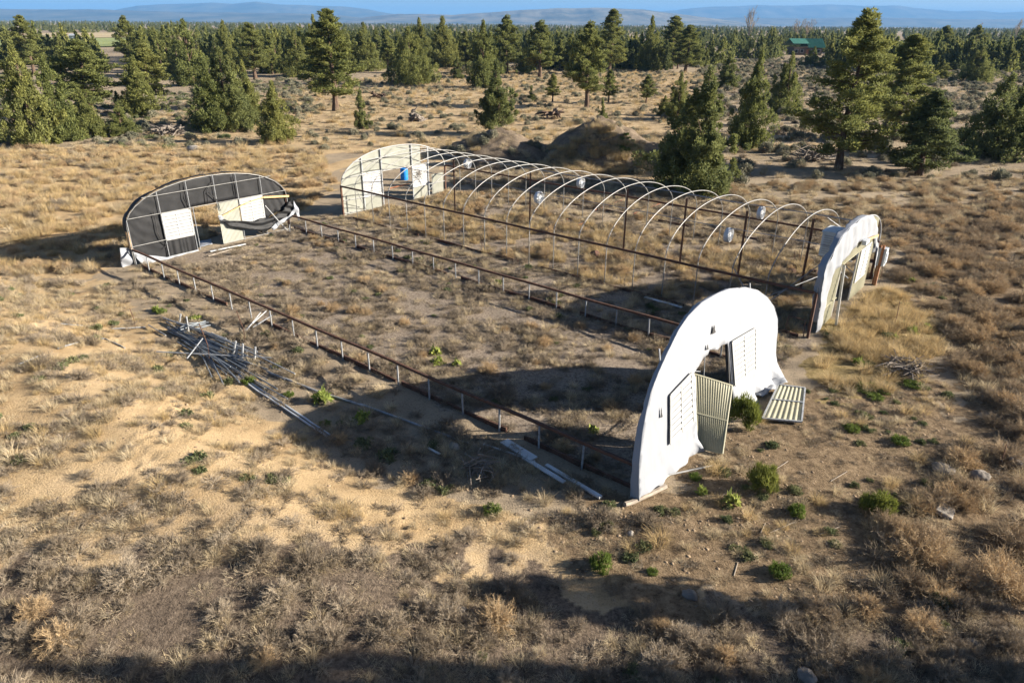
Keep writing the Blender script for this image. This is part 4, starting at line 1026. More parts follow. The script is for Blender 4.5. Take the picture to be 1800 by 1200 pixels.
lie('board', 'wide pale plank in the shade of the white wall, across the narrow ones', 'board', [(886, 780), (938, 812)], M['lumber_pale'], .30, .04, lift=-.05, tube=False)
lie('board', 'pale plank in the shade running on below the wide one', 'board', [(920, 808), (992, 852)], M['lumber_pale'], .14, .04, tube=False, lift=.02)
lie('board', 'thin pale lath crossing under the wide plank in the shade', 'board', [(850, 782), (940, 812)], M['lumber_pale'], .07, .03, tube=False)
lie('board', 'pale beam in the shade pointing at the foot of the white wall', 'board', [(960, 820), (1056, 877)], M['lumber_pale'], .12, .06, tube=False)
lie('board', 'short pale board on the shaded sand under the long pipe', 'board', [(752, 788), (774, 800)], M['lumber_pale'], .07, .03, tube=False)
lie('pipe_length', 'long pale pipe crossing from sunlight into the shade outside the low rail', 'pipe', [(634, 712), (824, 781)], M['galv'], .07)
lie('pipe_length', 'grey pipe ending at the leafy yellow-green plant', 'pipe', [(470, 655), (570, 694), (640, 715)], M['galv'], .08)
lie('pipe_length', 'pair of dark pipes running down the edge of the sand, upper one', 'pipe', [(420, 660), (500, 712), (580, 766)], M['grey_box'], .07)
lie('pipe_length', 'pair of dark pipes running down the edge of the sand, lower one', 'pipe', [(418, 664), (496, 716), (575, 768)], M['grey_box'], .07)
lie('bent_pipe', 'bent pale conduit lying on the bare sand, its bend uppermost', 'pipe', [(102, 614), (150, 600), (184, 596), (200, 603), (220, 613)], M['galv'], .06)
lie('pipe_length', 'short pale pipe on the sand below the bent conduit', 'pipe', [(34, 642), (68, 628)], M['galv'], .06)
lie('pipe_length', 'pale pipe lying furthest left of the heap', 'pipe', [(106, 570), (158, 575)], M['galv'], .06)
lie('pipe_length', 'pale straight pipe lying just left of the heap', 'pipe', [(197, 579), (256, 576)], M['white_metal'], .06)
lie('timber_pole', 'grey wooden pole lying along the foot of the white wall', 'pole', [(1098, 890), (1128, 878), (1170, 858)], M['wood_grey'], .14)
lie('pipe_length', 'white pipe lying on soil in front of the white wall', 'pipe', [(1176, 836), (1252, 820)], M['white_metal'], .05)
lie('pipe_length', 'bent white pipe curling from the bottom edge of the white tarp', 'pipe', [(1150, 862), (1172, 838), (1180, 834)], M['white_metal'], .05)
lie('board', 'pale board on tan grass before the black wall, longer one', 'board', [(370, 445), (432, 432)], M['lumber_pale'], .12, .04, tube=False, lift=.04)
lie('board', 'pale board on tan grass before the black wall, shorter one', 'board', [(366, 452), (408, 440)], M['wood_grey'], .09, .04, tube=False, lift=.02)
lie('board', 'pale plank half hidden behind the peak of the white wall', 'board', [(1133, 525), (1198, 543)], M['lumber_pale'], .16, .04, tube=False)
for i, (a, b, lb) in enumerate([((984, 406), (1030, 392), 'orange rusted pipe on the grass inside the hoops, lowest'), ((1046, 370), (1096, 352), 'orange rusted pipe inside the hoops next to the post'), ((1112, 377), (1164, 357), 'orange rusted pipe inside the hoops, right of the post'), ((995, 387), (1012, 383), 'short orange rusted pipe inside the hoops'), ((685, 332), (718, 324), 'orange rusted pipe seen through the far doorway')]):
    lie('rusted_pipe', lb, 'pipe', [a, b], M['rust_red'], .07)
for i, (a, b, lb) in enumerate([((1267, 873), (1290, 857), 'thin dead stalk lying by the yellow-green plant'), ((1354, 936), (1398, 917), 'long thin stick lying on bare soil below the bright tufts'), ((1290, 1012), (1297, 988), 'thin stick lying on soil near the lowest bright tuft'), ((1337, 937), (1345, 920), 'short thin stick beside the long one on bare soil'), ((1460, 846), (1489, 829), 'thin stick lying beyond the round green shrub'), ((1365, 824), (1385, 811), 'forked stick by the round green shrub'), ((1440, 940), (1476, 926), 'thin stick at the edge of the dry brush')]):
    lie('stick', lb, 'stick', [a, b], M['wood_grey'], .02)
# heap of pipes: each one its own thing
def pipe_heap():
    rg = random.Random(4); k = 0
    spec = []
    for i in range(40):
        u0 = 292+rg.random()*70; v0 = 574+(u0-292)*.42+rg.gauss(0, 9)
        L = rg.uniform(80, 150); sl = .46+rg.gauss(0, .085); spec.append(((u0, v0), (u0+L, v0+L*sl), rg.uniform(.01, .15), 0))
    for i in range(10):
        u0 = 318+rg.random()*20; v0 = 592-rg.random()*8; spec.append(((u0, v0), (u0+rg.uniform(25, 48), v0-rg.uniform(6, 16)), rg.uniform(.1, .4), 1))
    for i in range(9):
        u0 = 330+rg.random()*50; v0 = 610+(u0-330)*.55; spec.append(((u0, v0), (u0+rg.uniform(15, 60), v0+rg.uniform(30, 50)), rg.uniform(.05, .3), 2))
    for (a, b, z, c) in spec:
        A_ = g3(*a); B_ = g3(*b); A_.z += z+.03; B_.z += z*rg.uniform(.5, 1)+.03
        mid = (A_+B_)/2+Vector((0, 0, rg.uniform(-.03, .06)))
        mb = MB(); mb.tube([A_, mid, B_] if rg.random() < .5 else [A_, B_], rg.choice((.018, .022, .026)), 6)
        o = mb.build('heaped_pipe', M['pipe_dark']); lb = ('grey steel pipe in the loose heap at the edge of the sand, laid along it', 'short grey pipe lying crossways at the upper end of the heap', 'grey pipe lying steeply down the sandy side of the heap')[c]
        tag(o, lb, 'pipe', ('pipes lying along the heap', 'short pipes crossing the heap', 'pipes sloping off the heap')[c])
    one = [((332, 645), (358, 605), .35, 'pale pipe crossing on top of the heap, rising to the right'), ((278, 630), (478, 637), .28, 'long thin pipe lying level across the whole heap'), ((290, 575), (400, 607), .42, 'long bright pipe on the far edge of the heap'), ((375, 600), (520, 668), .36, 'long bright pipe running off the lower end of the heap'), ((262, 575), (292, 592), .1, 'dark pipe at the upper left corner of the heap')]
    for a, b, z, lb in one:
        A_ = g3(*a); B_ = g3(*b); A_.z += z; B_.z += z*.7; mb = MB(); mb.tube([A_, B_], .024, 6); tag(mb.build('heaped_pipe', M['galv']), lb, 'pipe')
    up = [((332, 587), .75, .05), ((414, 632), .55, .2), ((408, 625), .55, .3), ((425, 632), .62, .18), ((446, 637), .6, .2), ((313, 571), .45, .25)]
    for (u, v), h, tl_ in up:
        b = g3(u, v); mb = MB(); mb.tube([b-Vector((0, 0, .1)), b+Vector((tl_*.6, tl_*.4, h))], .04, 6)
        tag(mb.build('stub_pipe', M['galv']), 'stub of pipe standing out of the ground at the heap', 'pipe', 'pipe stubs standing in the heap')
    for a, b in (((430, 583), (470, 560)), ((432, 584), (460, 563)), ((445, 577), (480, 568))):
        A_ = g3(*a); B_ = g3(*b); A_.z += .05; B_.z += .35; mb = MB(); mb.tube([A_, B_], .024, 6); tag(mb.build('bent_pipe', M['galv']), 'pipe poking up through the low rail beside the heap', 'pipe', 'pipes poking through the rail')
pipe_heap()
def rock_mesh(seed, flat=.6):
    rg = np.random.default_rng(seed); n = 14; V = []; Fq = []
    for i in range(n+1):
        th = math.pi*i/n
        for j in range(20):
            ph = 2*math.pi*j/20; d = np.array([math.sin(th)*math.cos(ph), math.sin(th)*math.sin(ph), math.cos(th)])
            r = 1+.35*float(perlin(d[0]*1.6+seed, d[1]*1.6+d[2]*1.3, seed))+.16*float(perlin(d[0]*4+seed, d[2]*4+d[1]*3, seed+1)); V.append(d*r*np.array([1, .8, flat]))
    for i in range(n):
        for j in range(20): Fq.append((i*20+j, (i+1)*20+j, (i+1)*20+(j+1) % 20, i*20+(j+1) % 20))
    return np.array(V), np.array(Fq)
def rock(u, v, r, mat, label, seed, flat=.6, grp=None):
    V, Fq = rock_mesh(seed, flat); b = g3(u, v, r*flat*.25); o = obj('rock', np_mesh('rock', V*r, Fq, mat), b, rz=seed); tag(o, label, 'rock', grp)
def slab(u, v, sz, mat, label, rz, tilt=.1):
    b = g3(u, v, sz[2]*.4); mb = MB(); ax = Matrix.Rotation(rz, 3, 'Z') @ Matrix.Rotation(tilt, 3, 'X'); mb.box((0, 0, 0), sz, (ax.col[0].copy(), ax.col[1].copy(), ax.col[2].copy()))
    o = mb.build('concrete_block', mat, loc=(0, 0, 0)); o.location = b; tag(o, label, 'block')
    bv = o.modifiers.new('worn', 'BEVEL'); bv.width = .03; bv.segments = 2
slab(1789, 816, (.46, .34, .24), M['concrete'], 'pale concrete block in the dry brush', .4)
slab(1660, 900, (.5, .42, .12), M['concrete'], 'pale flat concrete chunk half sunk at the edge of the bare soil', .9, .25)
rock(342, 264, .95, M['concrete'], 'pale low rock beside the sage clump beyond the black wall', 31, .34)
rock(1722, 838, .26, M['rock'], 'dark rounded rock in the dry brush, nearer the concrete chunk', 3)
rock(1660, 828, .34, M['rock'], 'broad low brown boulder at the edge of the bare soil', 8, .4)
rock(1418, 1190, .2, M['rock'], 'pale angular rock in the shaded brush, largest there', 5)
rock(1450, 1168, .13, M['rock'], 'pale rock in the shaded brush, set above the largest one', 6)
rock(1712, 1130, .12, M['concrete'], 'pale rock among dry grass low in the view', 9)
rock(1213, 1047, .18, M['rock'], 'dark stone on the bare soil where the tree shade begins', 12)
rock(1108, 938, .10, M['concrete'], 'small pale stone on bare soil below the wall', 14)
rock(798, 787, .20, M['concrete'], 'pale stone in the shade of the white wall', 15)
rock(810, 1072, .12, M['rock'], 'brown stone in the shaded brush', 16)
rock(1045, 452, .36, M['rust_dark'], 'dark round rusty lump lying inside the hoops', 17, .8)
for i, (u, v, lb) in enumerate([(1391, 480, 'dark tyre lump inside the hoops at the cooler end, first from the rail'), (1430, 482, 'dark lump lying next to the last hoop')]): rock(u, v, .28, M['rust_dark'], lb, 20+i, .7)
# dead wood
def log_pile(u, v, n, L, r, label, mat, seed, hh=.5, name='log_pile'):
    b = g3(u, v); rg = random.Random(seed); mb = MB()
    for i in range(n):
        a = rg.random()*3.14; c = b+Vector((rg.gauss(0, L*.3), rg.gauss(0, L*.25), rg.random()*hh+.05)); d = Vector((math.cos(a), math.sin(a), rg.gauss(0, .25)))*L*rg.uniform(.3, .6)
        mb.tube([c-d, c+Vector((0, 0, .03*L)), c+d], [r*rg.uniform(.5, 1.2), r, r*rg.uniform(.2, .8)], 5)
    o = mb.build(name, mat, loc=b); tag(o, label, 'dead wood')
log_pile(733, 213, 26, 1.3, .16, 'grey heap of broken logs and a stump in the clearing', M['deadwood'], 1, .9)
log_pile(665, 173, 24, 1.8, .14, 'reddish brown log heap further back in the clearing', M['bark'], 2, .7)
log_pile(970, 208, 16, 2.0, .16, 'dark rotten log heap behind the dirt piles', M['bark'], 3, .7)
log_pile(1430, 282, 70, 2.2, .045, 'tangle of dead branches at the foot of the leaning pine', M['deadwood'], 4, .7, 'brush_pile')
log_pile(295, 238, 60, 2.4, .07, 'tangle of dead limbs in the shade behind the black wall', M['deadwood'], 5, .8, 'brush_pile')
log_pile(1590, 652, 120, 1.1, .02, 'low heap of bleached twigs beyond the bright green patches', M['deadwood'], 6, .2, 'brush_pile')
log_pile(840, 830, 40, .8, .016, 'pale dead twiggy branch lying in the wall shade', M['deadwood'], 7, .35, 'brush_pile')
def stump(u, v, h, r, label):
    b = g3(u, v); rg = random.Random(u); mb = MB(); n = 9
    mb.tube([b-Vector((0, 0, .2)), b+Vector((0, 0, h*.3)), b+Vector((.05, 0, h*.8)), b+Vector((.06, 0, h))], [r*1.35, r, r*.9, r*.75], n); mb.tube([b+Vector((0, 0, h*.7)), b+Vector((r*1.3, .1, h*1.25))], [r*.4, r*.12], 5)
    tag(mb.build('tree_stump', M['deadwood'], loc=b), label, 'stump')
stump(975, 203, .9, .35, 'dark tree stump beside the rotten log heap')
stump(727, 206, 1.0, .4, 'grey tree stump at the broken log heap')
# stakes
for (u, v, h, lb) in [(1545, 500, .9, 'thin dark stake right of the electric box'), (1571, 575, 1.15, 'thin bent stake in the golden grass'), (1393, 470, .9, 'dark stake inside the hoops by the last fan'), (1402, 466, .85, 'second dark stake inside the hoops by the last fan'), (846, 440, .8, 'rusty stake inside the hoops'), (1756, 822, .8, 'thin leaning stake beside the dark rounded rock'), (370, 640, 1.6, 'tall brown rusty stake standing in the pipe heap'), (432, 610, 1.5, 'tall brown rusty stake standing near the low rail by the heap'), (238, 578, .9, 'thin grey stake at the end of the pipe heap'), (602, 632, .45, 'rusty stub at the foot of the low rail')]:
    b = g3(u, v); mb = MB(); mb.tube([b-Vector((0, 0, .1)), b+Vector((.02, .02, h*.5)), b+Vector((-.03 if h < 1.2 else -.12, 0, h))], .014 if h < 1.2 else .016, 5)
    tag(mb.build('stake', M['rust']), lb, 'stake')
# ---------------------------------------------------------------- trees: thing > trunk, crown
NT = [0]
def plant_tree(key, x, y, h, wid, label, group=None, rz=None, name='juniper_tree'):
    H, cm, tm = PROTO[key]; z = float(hgt(x, y))
    root = empty(name, (x, y, z), label, 'tree', group)
    root.rotation_euler = (0, 0, rng.random()*6.28 if rz is None else rz)
    w0, ztop = bb_of(cm); s = h/ztop
    sx = wid/w0 if wid else s*(.85+.4*rng.random())
    root.scale = (sx, sx, s)
    for nm, me in (('trunk', tm), ('crown', cm)):
        o = bpy.data.objects.new(nm, me); COL.objects.link(o); o.parent = root
    NT[0] += 1; TREES_XY.append((x, y, (wid or w0*sx)/2)); return root
_bb = {}
def bb_of(me):
    if me.name not in _bb:
        a = np.empty(len(me.vertices)*3, np.float32); me.vertices.foreach_get('co', a); a = a.reshape(-1, 3)
        lo = np.percentile(a, 1, 0); hi = np.percentile(a, 99, 0); _bb[me.name] = ((hi[0]-lo[0]+hi[1]-lo[1])/2, np.percentile(a[:, 2], 99.95))
    return _bb[me.name]
TREES_XY = []
def px_tree(key, u, v, ut, vt, wpx, label, group=None, name='juniper_tree', rz=None):
    x, y = at(u, v); zt, _ = zat(ut, vt, y); z0 = float(hgt(x, y))
    dep = y*math.cos(PITCH)+(CAMH-z0-2)*math.sin(PITCH)
    plant_tree(key, x, y, max(zt-z0, 1.), wpx*dep/F, label, group, rz, name)
T = [
 ('cone_c', 67, 255, 48, 74, 96, 'tall bushy juniper with several tips at the left margin, largest in its cluster'),
 ('cone_b', 112, 248, 118, 100, 70, 'dense juniper close beside the largest one of the left cluster'),
 ('cone_a', 157, 241, 152, 155, 62, 'small dark green cone juniper at the right foot of the left cluster'),
 ('cone_b', 217, 238, 207, 180, 46, 'low slanting juniper right of the small cone at the left cluster'),
 ('cone_a', 252, 202, 228, 98, 62, 'yellowish pointed juniper left of the three-tipped clump'),
 ('pine_c', 163, 205, 142, 70, 105, 'open yellow-green tree with bare limbs behind the left cluster'),
 ('pine_c', 270, 190, 262, 76, 70, 'yellow-green loose tree behind the yellowish pointed juniper'),
 ('pine_b', 60, 130, 57, 27, 46, 'tall ragged pine standing out against the far field at left'),
 ('round_a', 115, 118, 113, 57, 34, 'dark round-headed tree on a thin trunk before the far field'),
 ('cone_a', 20, 150, 10, 120, 50, 'low juniper cut by the left edge of the view'),
 ('cone_a', 378, 230, 352, 108, 74, 'three-tipped juniper clump, leftmost tip'),
 ('big_a', 405, 228, 404, 84, 92, 'three-tipped juniper clump, its tall middle tree'),
 ('cone_b', 440, 216, 428, 106, 46, 'three-tipped juniper clump, the low right tree'),
 ('cone_a', 490, 249, 480, 143, 62, 'solitary pointed juniper right of the three-tipped clump'),
 ('pine_b', 590, 195, 580, 16, 88, 'very tall yellow-green pine standing alone, feathered to the ground'),
 ('column_a', 637, 227, 636, 156, 27, 'small dark column juniper right of the very tall yellow-green pine'),
 ('round_a', 722, 148, 690, 48, 84, 'broad juniper with a low spreading crown at the edge of the clearing'),
 ('column_a', 804, 139, 802, 100, 24, 'short dark bushy juniper beyond the clearing'),
 ('cone_b', 850, 155, 843, 36, 56, 'tall grey-green juniper just behind the twin-trunked one'),
 ('twin_a', 873, 238, 876, 106, 64, 'twin-trunked dark juniper with bare reddish boles, in the clearing'),
 ('pine_c', 1030, 190, 1030, 38, 66, 'pine with a clean bare trunk standing in the clearing'),
 ('pine_c', 971, 179, 975, 130, 24, 'little tree on a thin stem left of the bare-trunked pine'),
 ('pine_c', 1070, 181, 1070, 122, 26, 'little tree on a thin stem right of the bare-trunked pine'),
 ('pine_c', 1136, 182, 1137, 132, 27, 'little lollipop tree on a thin stem further right in the clearing'),
 ('column_b', 934, 179, 933, 150, 16, 'thin sapling in the clearing left of the little thin-stemmed tree'),
 ('column_b', 1057, 218, 1062, 172, 20, 'crooked green sapling behind the tall dirt pile'),
 ('cone_b', 1167, 203, 1168, 168, 28, 'small pale juniper left of the big foreground juniper'),
 ('big_a', 1225, 334, 1252, 120, 150, 'big dense juniper standing right behind the hoop frame'),
 ('cone_b', 1190, 210, 1200, 128, 44, 'pointed juniper peeping over the left shoulder of the big dense one'),
 ('cone_a', 1315, 260, 1322, 88, 66, 'tall dark juniper right of the big dense one'),
 ('pine_a', 1472, 298, 1512, 16, 138, 'largest tree, a tall leaning pine with a dark bare trunk'),
 ('pine_b', 1570, 245, 1562, 60, 100, 'broad pine half hidden behind the largest leaning pine'),
 ('pine_d', 1612, 308, 1628, 158, 112, 'layered dark juniper with a visible trunk right of the largest pine'),
 ('round_b', 1740, 275, 1772, 130, 135, 'wide dark juniper of leaning plates near the right margin'),
 ('cone_b', 1790, 230, 1796, 105, 60, 'juniper cut by the right edge behind the wide dark one'),
 ('cone_c', 1378, 197, 1376, 92, 62, 'soft grey-green juniper between the tall dark one and the largest pine'),
 ('round_a', 1713, 144, 1722, 82, 62, 'pair-tipped broad juniper out on the sage flat'),
 ('cone_b', 1652, 138, 1655, 105, 32, 'small juniper left of the pair-tipped broad one on the sage flat'),
 ('cone_c', 1617, 150, 1617, 108, 44, 'pale rounded juniper on the sage flat beside the broad pine'),
 ('cone_b', 1277, 155, 1282, 94, 38, 'narrow juniper behind the big dense one'),
 ('cone_c', 1427, 119, 1430, 82, 36, 'dark rounded juniper below the green-roofed house'),
 ('pine_b', 1205, 128, 1204, 44, 52, 'dark tall pine rising above the belt over the big dense juniper'),
 ('pine_b', 1072, 130, 1072, 16, 50, 'tallest dark pine breaking the skyline in the middle of the belt'),
 ('cone_b', 1140, 125, 1141, 28, 42, 'pointed pine on the skyline right of the tallest dark one'),
 ('pine_b', 1180, 122, 1182, 28, 52, 'broad-topped pine on the skyline beside the pointed one'),
 ('cone_b', 740, 120, 742, 32, 46, 'pointed juniper on the skyline above the broad spreading one'),
 ('cone_a', 780, 118, 778, 29, 60, 'double-tipped juniper on the skyline right of the pointed one'),
 ('pine_c', 890, 130, 893, 27, 50, 'tall loose pine on the skyline behind the twin-trunked juniper'),
 ('pine_c', 948, 138, 950, 36, 56, 'tall yellowish tree in the belt left of the bare-trunked pine'),
 ('cone_c', 525, 135, 528, 52, 60, 'round yellow-green juniper left of the very tall pine'),
 ('cone_b', 560, 128, 561, 26, 40, 'grey-green juniper close behind the very tall pine'),
 ('pine_c', 450, 140, 452, 40, 54, 'dense tree in the belt above the solitary pointed juniper'),
 ('cone_b', 340, 150, 342, 34, 66, 'tall olive tree in the belt above the three-tipped clump'),
 ('pine_c', 235, 125, 237, 28, 40, 'tall tree with a ragged tip at the left end of the belt'),
 ('cone_b', 300, 130, 290, 46, 46, 'slender tree at the left end of the belt, right of the ragged tip'),
 ('cone_b', 405, 130, 388, 36, 44, 'pointed tree in the belt between the tall olive one and the dense one'),
 ('cone_c', 645, 125, 640, 40, 64, 'olive juniper in the belt right of the very tall pine'),
 ('pine_c', 1705, 110, 1705, 44, 34, 'dark tree in the right-hand belt above the broad pair-tipped juniper'),
 ('pine_c', 1650, 108, 1648, 45, 40, 'ragged tree in the right-hand belt above the small juniper'),
 ('cone_c', 1790, 100, 1785, 55, 50, 'dark juniper in the right-hand belt at the right edge'),
]
for k, u, v, ut, vt, w, lb in T: px_tree(k, u, v, ut, vt, w, lb, name='pine_tree' if k.startswith('pine') else 'juniper_tree')
NAMED = len(T)
# the belt beyond the clearing
BELT = [(poly([(250, 140), (560, 128), (560, 90), (250, 90)]), .0150, 'olive tree in the dense belt left of the very tall pine', 'belt trees left of the very tall pine'),
        (poly([(600, 126), (860, 122), (860, 92), (600, 92)]), .0150, 'conifer in the dense belt between the very tall pine and the twin-trunked juniper', 'belt trees behind the clearing'),
        (poly([(860, 134), (1230, 122), (1230, 92), (860, 92)]), .0150, 'dark conifer in the dense belt behind the bare-trunked pine', 'belt trees behind the bare-trunked pine'),
        (poly([(1220, 112), (1500, 110), (1500, 88), (1220, 88)]), .0055, 'dark conifer in the looser wood around the green-roofed house', 'trees around the green-roofed house'),
        (poly([(1560, 108), (1900, 112), (1900, 86), (1560, 86)]), .0065, 'dark conifer in the loose wood at the far edge of the sage flat', 'trees beyond the sage flat'),
        (poly([(-60, 235), (250, 185), (250, 112), (130, 118), (-60, 150)]), .0050, 'bushy juniper packed among the left cluster', 'junipers packed in the left cluster')]
kinds = ['belt_cone_0', 'belt_cone_1', 'belt_cone_2', 'belt_cone_3', 'belt_pine_0', 'belt_pine_1', 'belt_round_0', 'belt_round_1']
HOUSE_XY = at(1412, 96, False)
cands = []
for bi, (pl, den, lb, gp) in enumerate(BELT):
    lo = pl.min(0); hi = pl.max(0); n = int((hi-lo).prod()*den); q = lo+(hi-lo)*rng.random((n, 2)); q = q[inpoly(pl, q[:, 0], q[:, 1])]
    for x, y in q: cands.append((math.hypot(x, y), x, y, bi))
cands.sort()
cnt = 0
for d, x, y, bi in cands:
    if cnt+NAMED > 296: break
    hd = HOUSE_XY[1]
    if abs(x/y-HOUSE_XY[0]/hd) < .045 and y < hd+12 and bi == 3: continue
    if any((x-a)**2+(y-b)**2 < (1.7 if bi < 5 else 1.5)**2 for a, b, r in TREES_XY): continue
    k = kinds[rng.integers(8)]; h = rng.uniform(5.5, 9.8) if bi < 3 else rng.uniform(4.5, 8)
    if bi == 5: h = rng.uniform(2.0, 4.0)
    plant_tree(k, x, y, h, None, BELT[bi][2], BELT[bi][3], name='pine_tree' if 'pine' in k else 'juniper_tree'); cnt += 1
print('trees', NT[0])
YB = max([0]+[b for a, b, r in TREES_XY])
# the wood beyond: one mass
def far_wood():
    pts = []; sc = []
    n = 15000
    y = 205+(5200-205)*rng.random(n)**2.6; x = (rng.random(n)*2-1)*y*.95
    fl = np.array([at(u, v, False) for u, v in [(-400, 59), (232, 59), (232, 112), (-400, 112)]])
    keep = ~inpoly(fl, x, y)
    mask = fbm(x/90, y/140, 3, 55)+.35 > -.05*0
    left = x < -y*.42
    keep &= np.where(y < 900, fbm(x/55, y/150, 3, 58) > -.12, True)
    hx, hy = HOUSE_XY; keep &= ~((np.abs(x/y-hx/hy) < .03) & (y < hy+25))
    # nothing stands on top of a tree of its own
    keep &= rng.random(n) < np.where(y < 270, .6, 1)
    x = x[keep]; y = y[keep]
    T_ = np.array([(a, b) for a, b, r in TREES_XY if b > 200])
    far = np.array([((T_[:, 0]-a)**2+(T_[:, 1]-b)**2).min() > 9 if b < 420 else True for a, b in zip(x, y)])
    x = x[far]; y = y[far]
    z = hgt0(x, y)*(1-sstep(900, 3000, np.hypot(x, y)))
    s = rng.uniform(.4, 1.15, len(x))*np.where(y > 1500, 1.15, 1)
    scatter_gn('far_wood', 'dark conifer wood stretching to the foot of the hills', ['far_0', 'far_1', 'far_2', 'far_3'], np.stack([x, y, z], 1), rng.integers(0, 4, len(x)), s, tilt=.03)
far_wood()
# bare trees on the skyline
def bare_tree(u, v, ut, vt, label, seed, spread=.35):
    x, y = at(u, v, False); zt, _ = zat(ut, vt, y); h = zt; rg = random.Random(seed)
    root = empty('bare_tree', (x, y, 0), label, 'tree')
    tb = MB(); cb = MB()
    tb.tube([(x, y, -.2), (x, y, h*.3), (x+.2, y, h*.55)], [h*.028, h*.02, h*.012], 6)
    def grow(p, d, L, r, dep):
        e = p+d*L; (cb).tube([p, (p+e)/2+Vector((rg.gauss(0, .04), rg.gauss(0, .04), 0))*L, e], [r, r*.8, r*.55], 3, False)
        if dep == 0: return
        for i in range(3 if dep > 1 else 4):
            dd = (d+Vector((rg.gauss(0, spread), rg.gauss(0, spread), .25*rg.random()))).normalized(); grow(p.lerp(e, rg.uniform(.45, 1)), dd, L*rg.uniform(.55, .8), r*.55, dep-1)
    for i in range(6):
        a = i*1.05+rg.random(); grow(Vector((x, y, h*(.2+.06*i))), Vector((math.cos(a)*spread, math.sin(a)*spread, 1)).normalized(), h*.3, h*.012, 4)
    tb.build('trunk', M['deadwood'], root); cb.build('crown', M['baretwig'], root)
bare_tree(1314, 80, 1316, 22, 'tall pinkish bare tree on the skyline left of the green-roofed house', 1, .22)
bare_tree(1398, 78, 1398, 37, 'pale bare tree behind the green-roofed house, left of its pair', 2, .4)
bare_tree(1416, 78, 1416, 36, 'pale bare tree behind the green-roofed house, right of its pair', 3, .4)
bare_tree(1782, 75, 1783, 40, 'pale bare tree on the skyline near the right edge', 4, .25)
bare_tree(340, 140, 353, 62, 'reddish bare tree among the belt at left', 5, .3)
# trees that stand just outside the view and shade the foreground
for (x, y, h, w, k) in [(13.6, 10.9, 5.2, 1.2, 'high_a'), (14.2, 9.3, 3.2, 1.3, 'cone_b'), (24, 7.9, 12.2, .9, 'high_a'), (26.5, 8.5, 11., .7, 'high_a'), (27.5, 7.0, 10.5, 1.4, 'cone_a'), (15.5, 7.9, 4.2, 1.5, 'cone_c')]:
    plant_tree(k, x, y, h, w, 'juniper just outside the view, shading the near brush', 'junipers outside the view', name='juniper_tree')
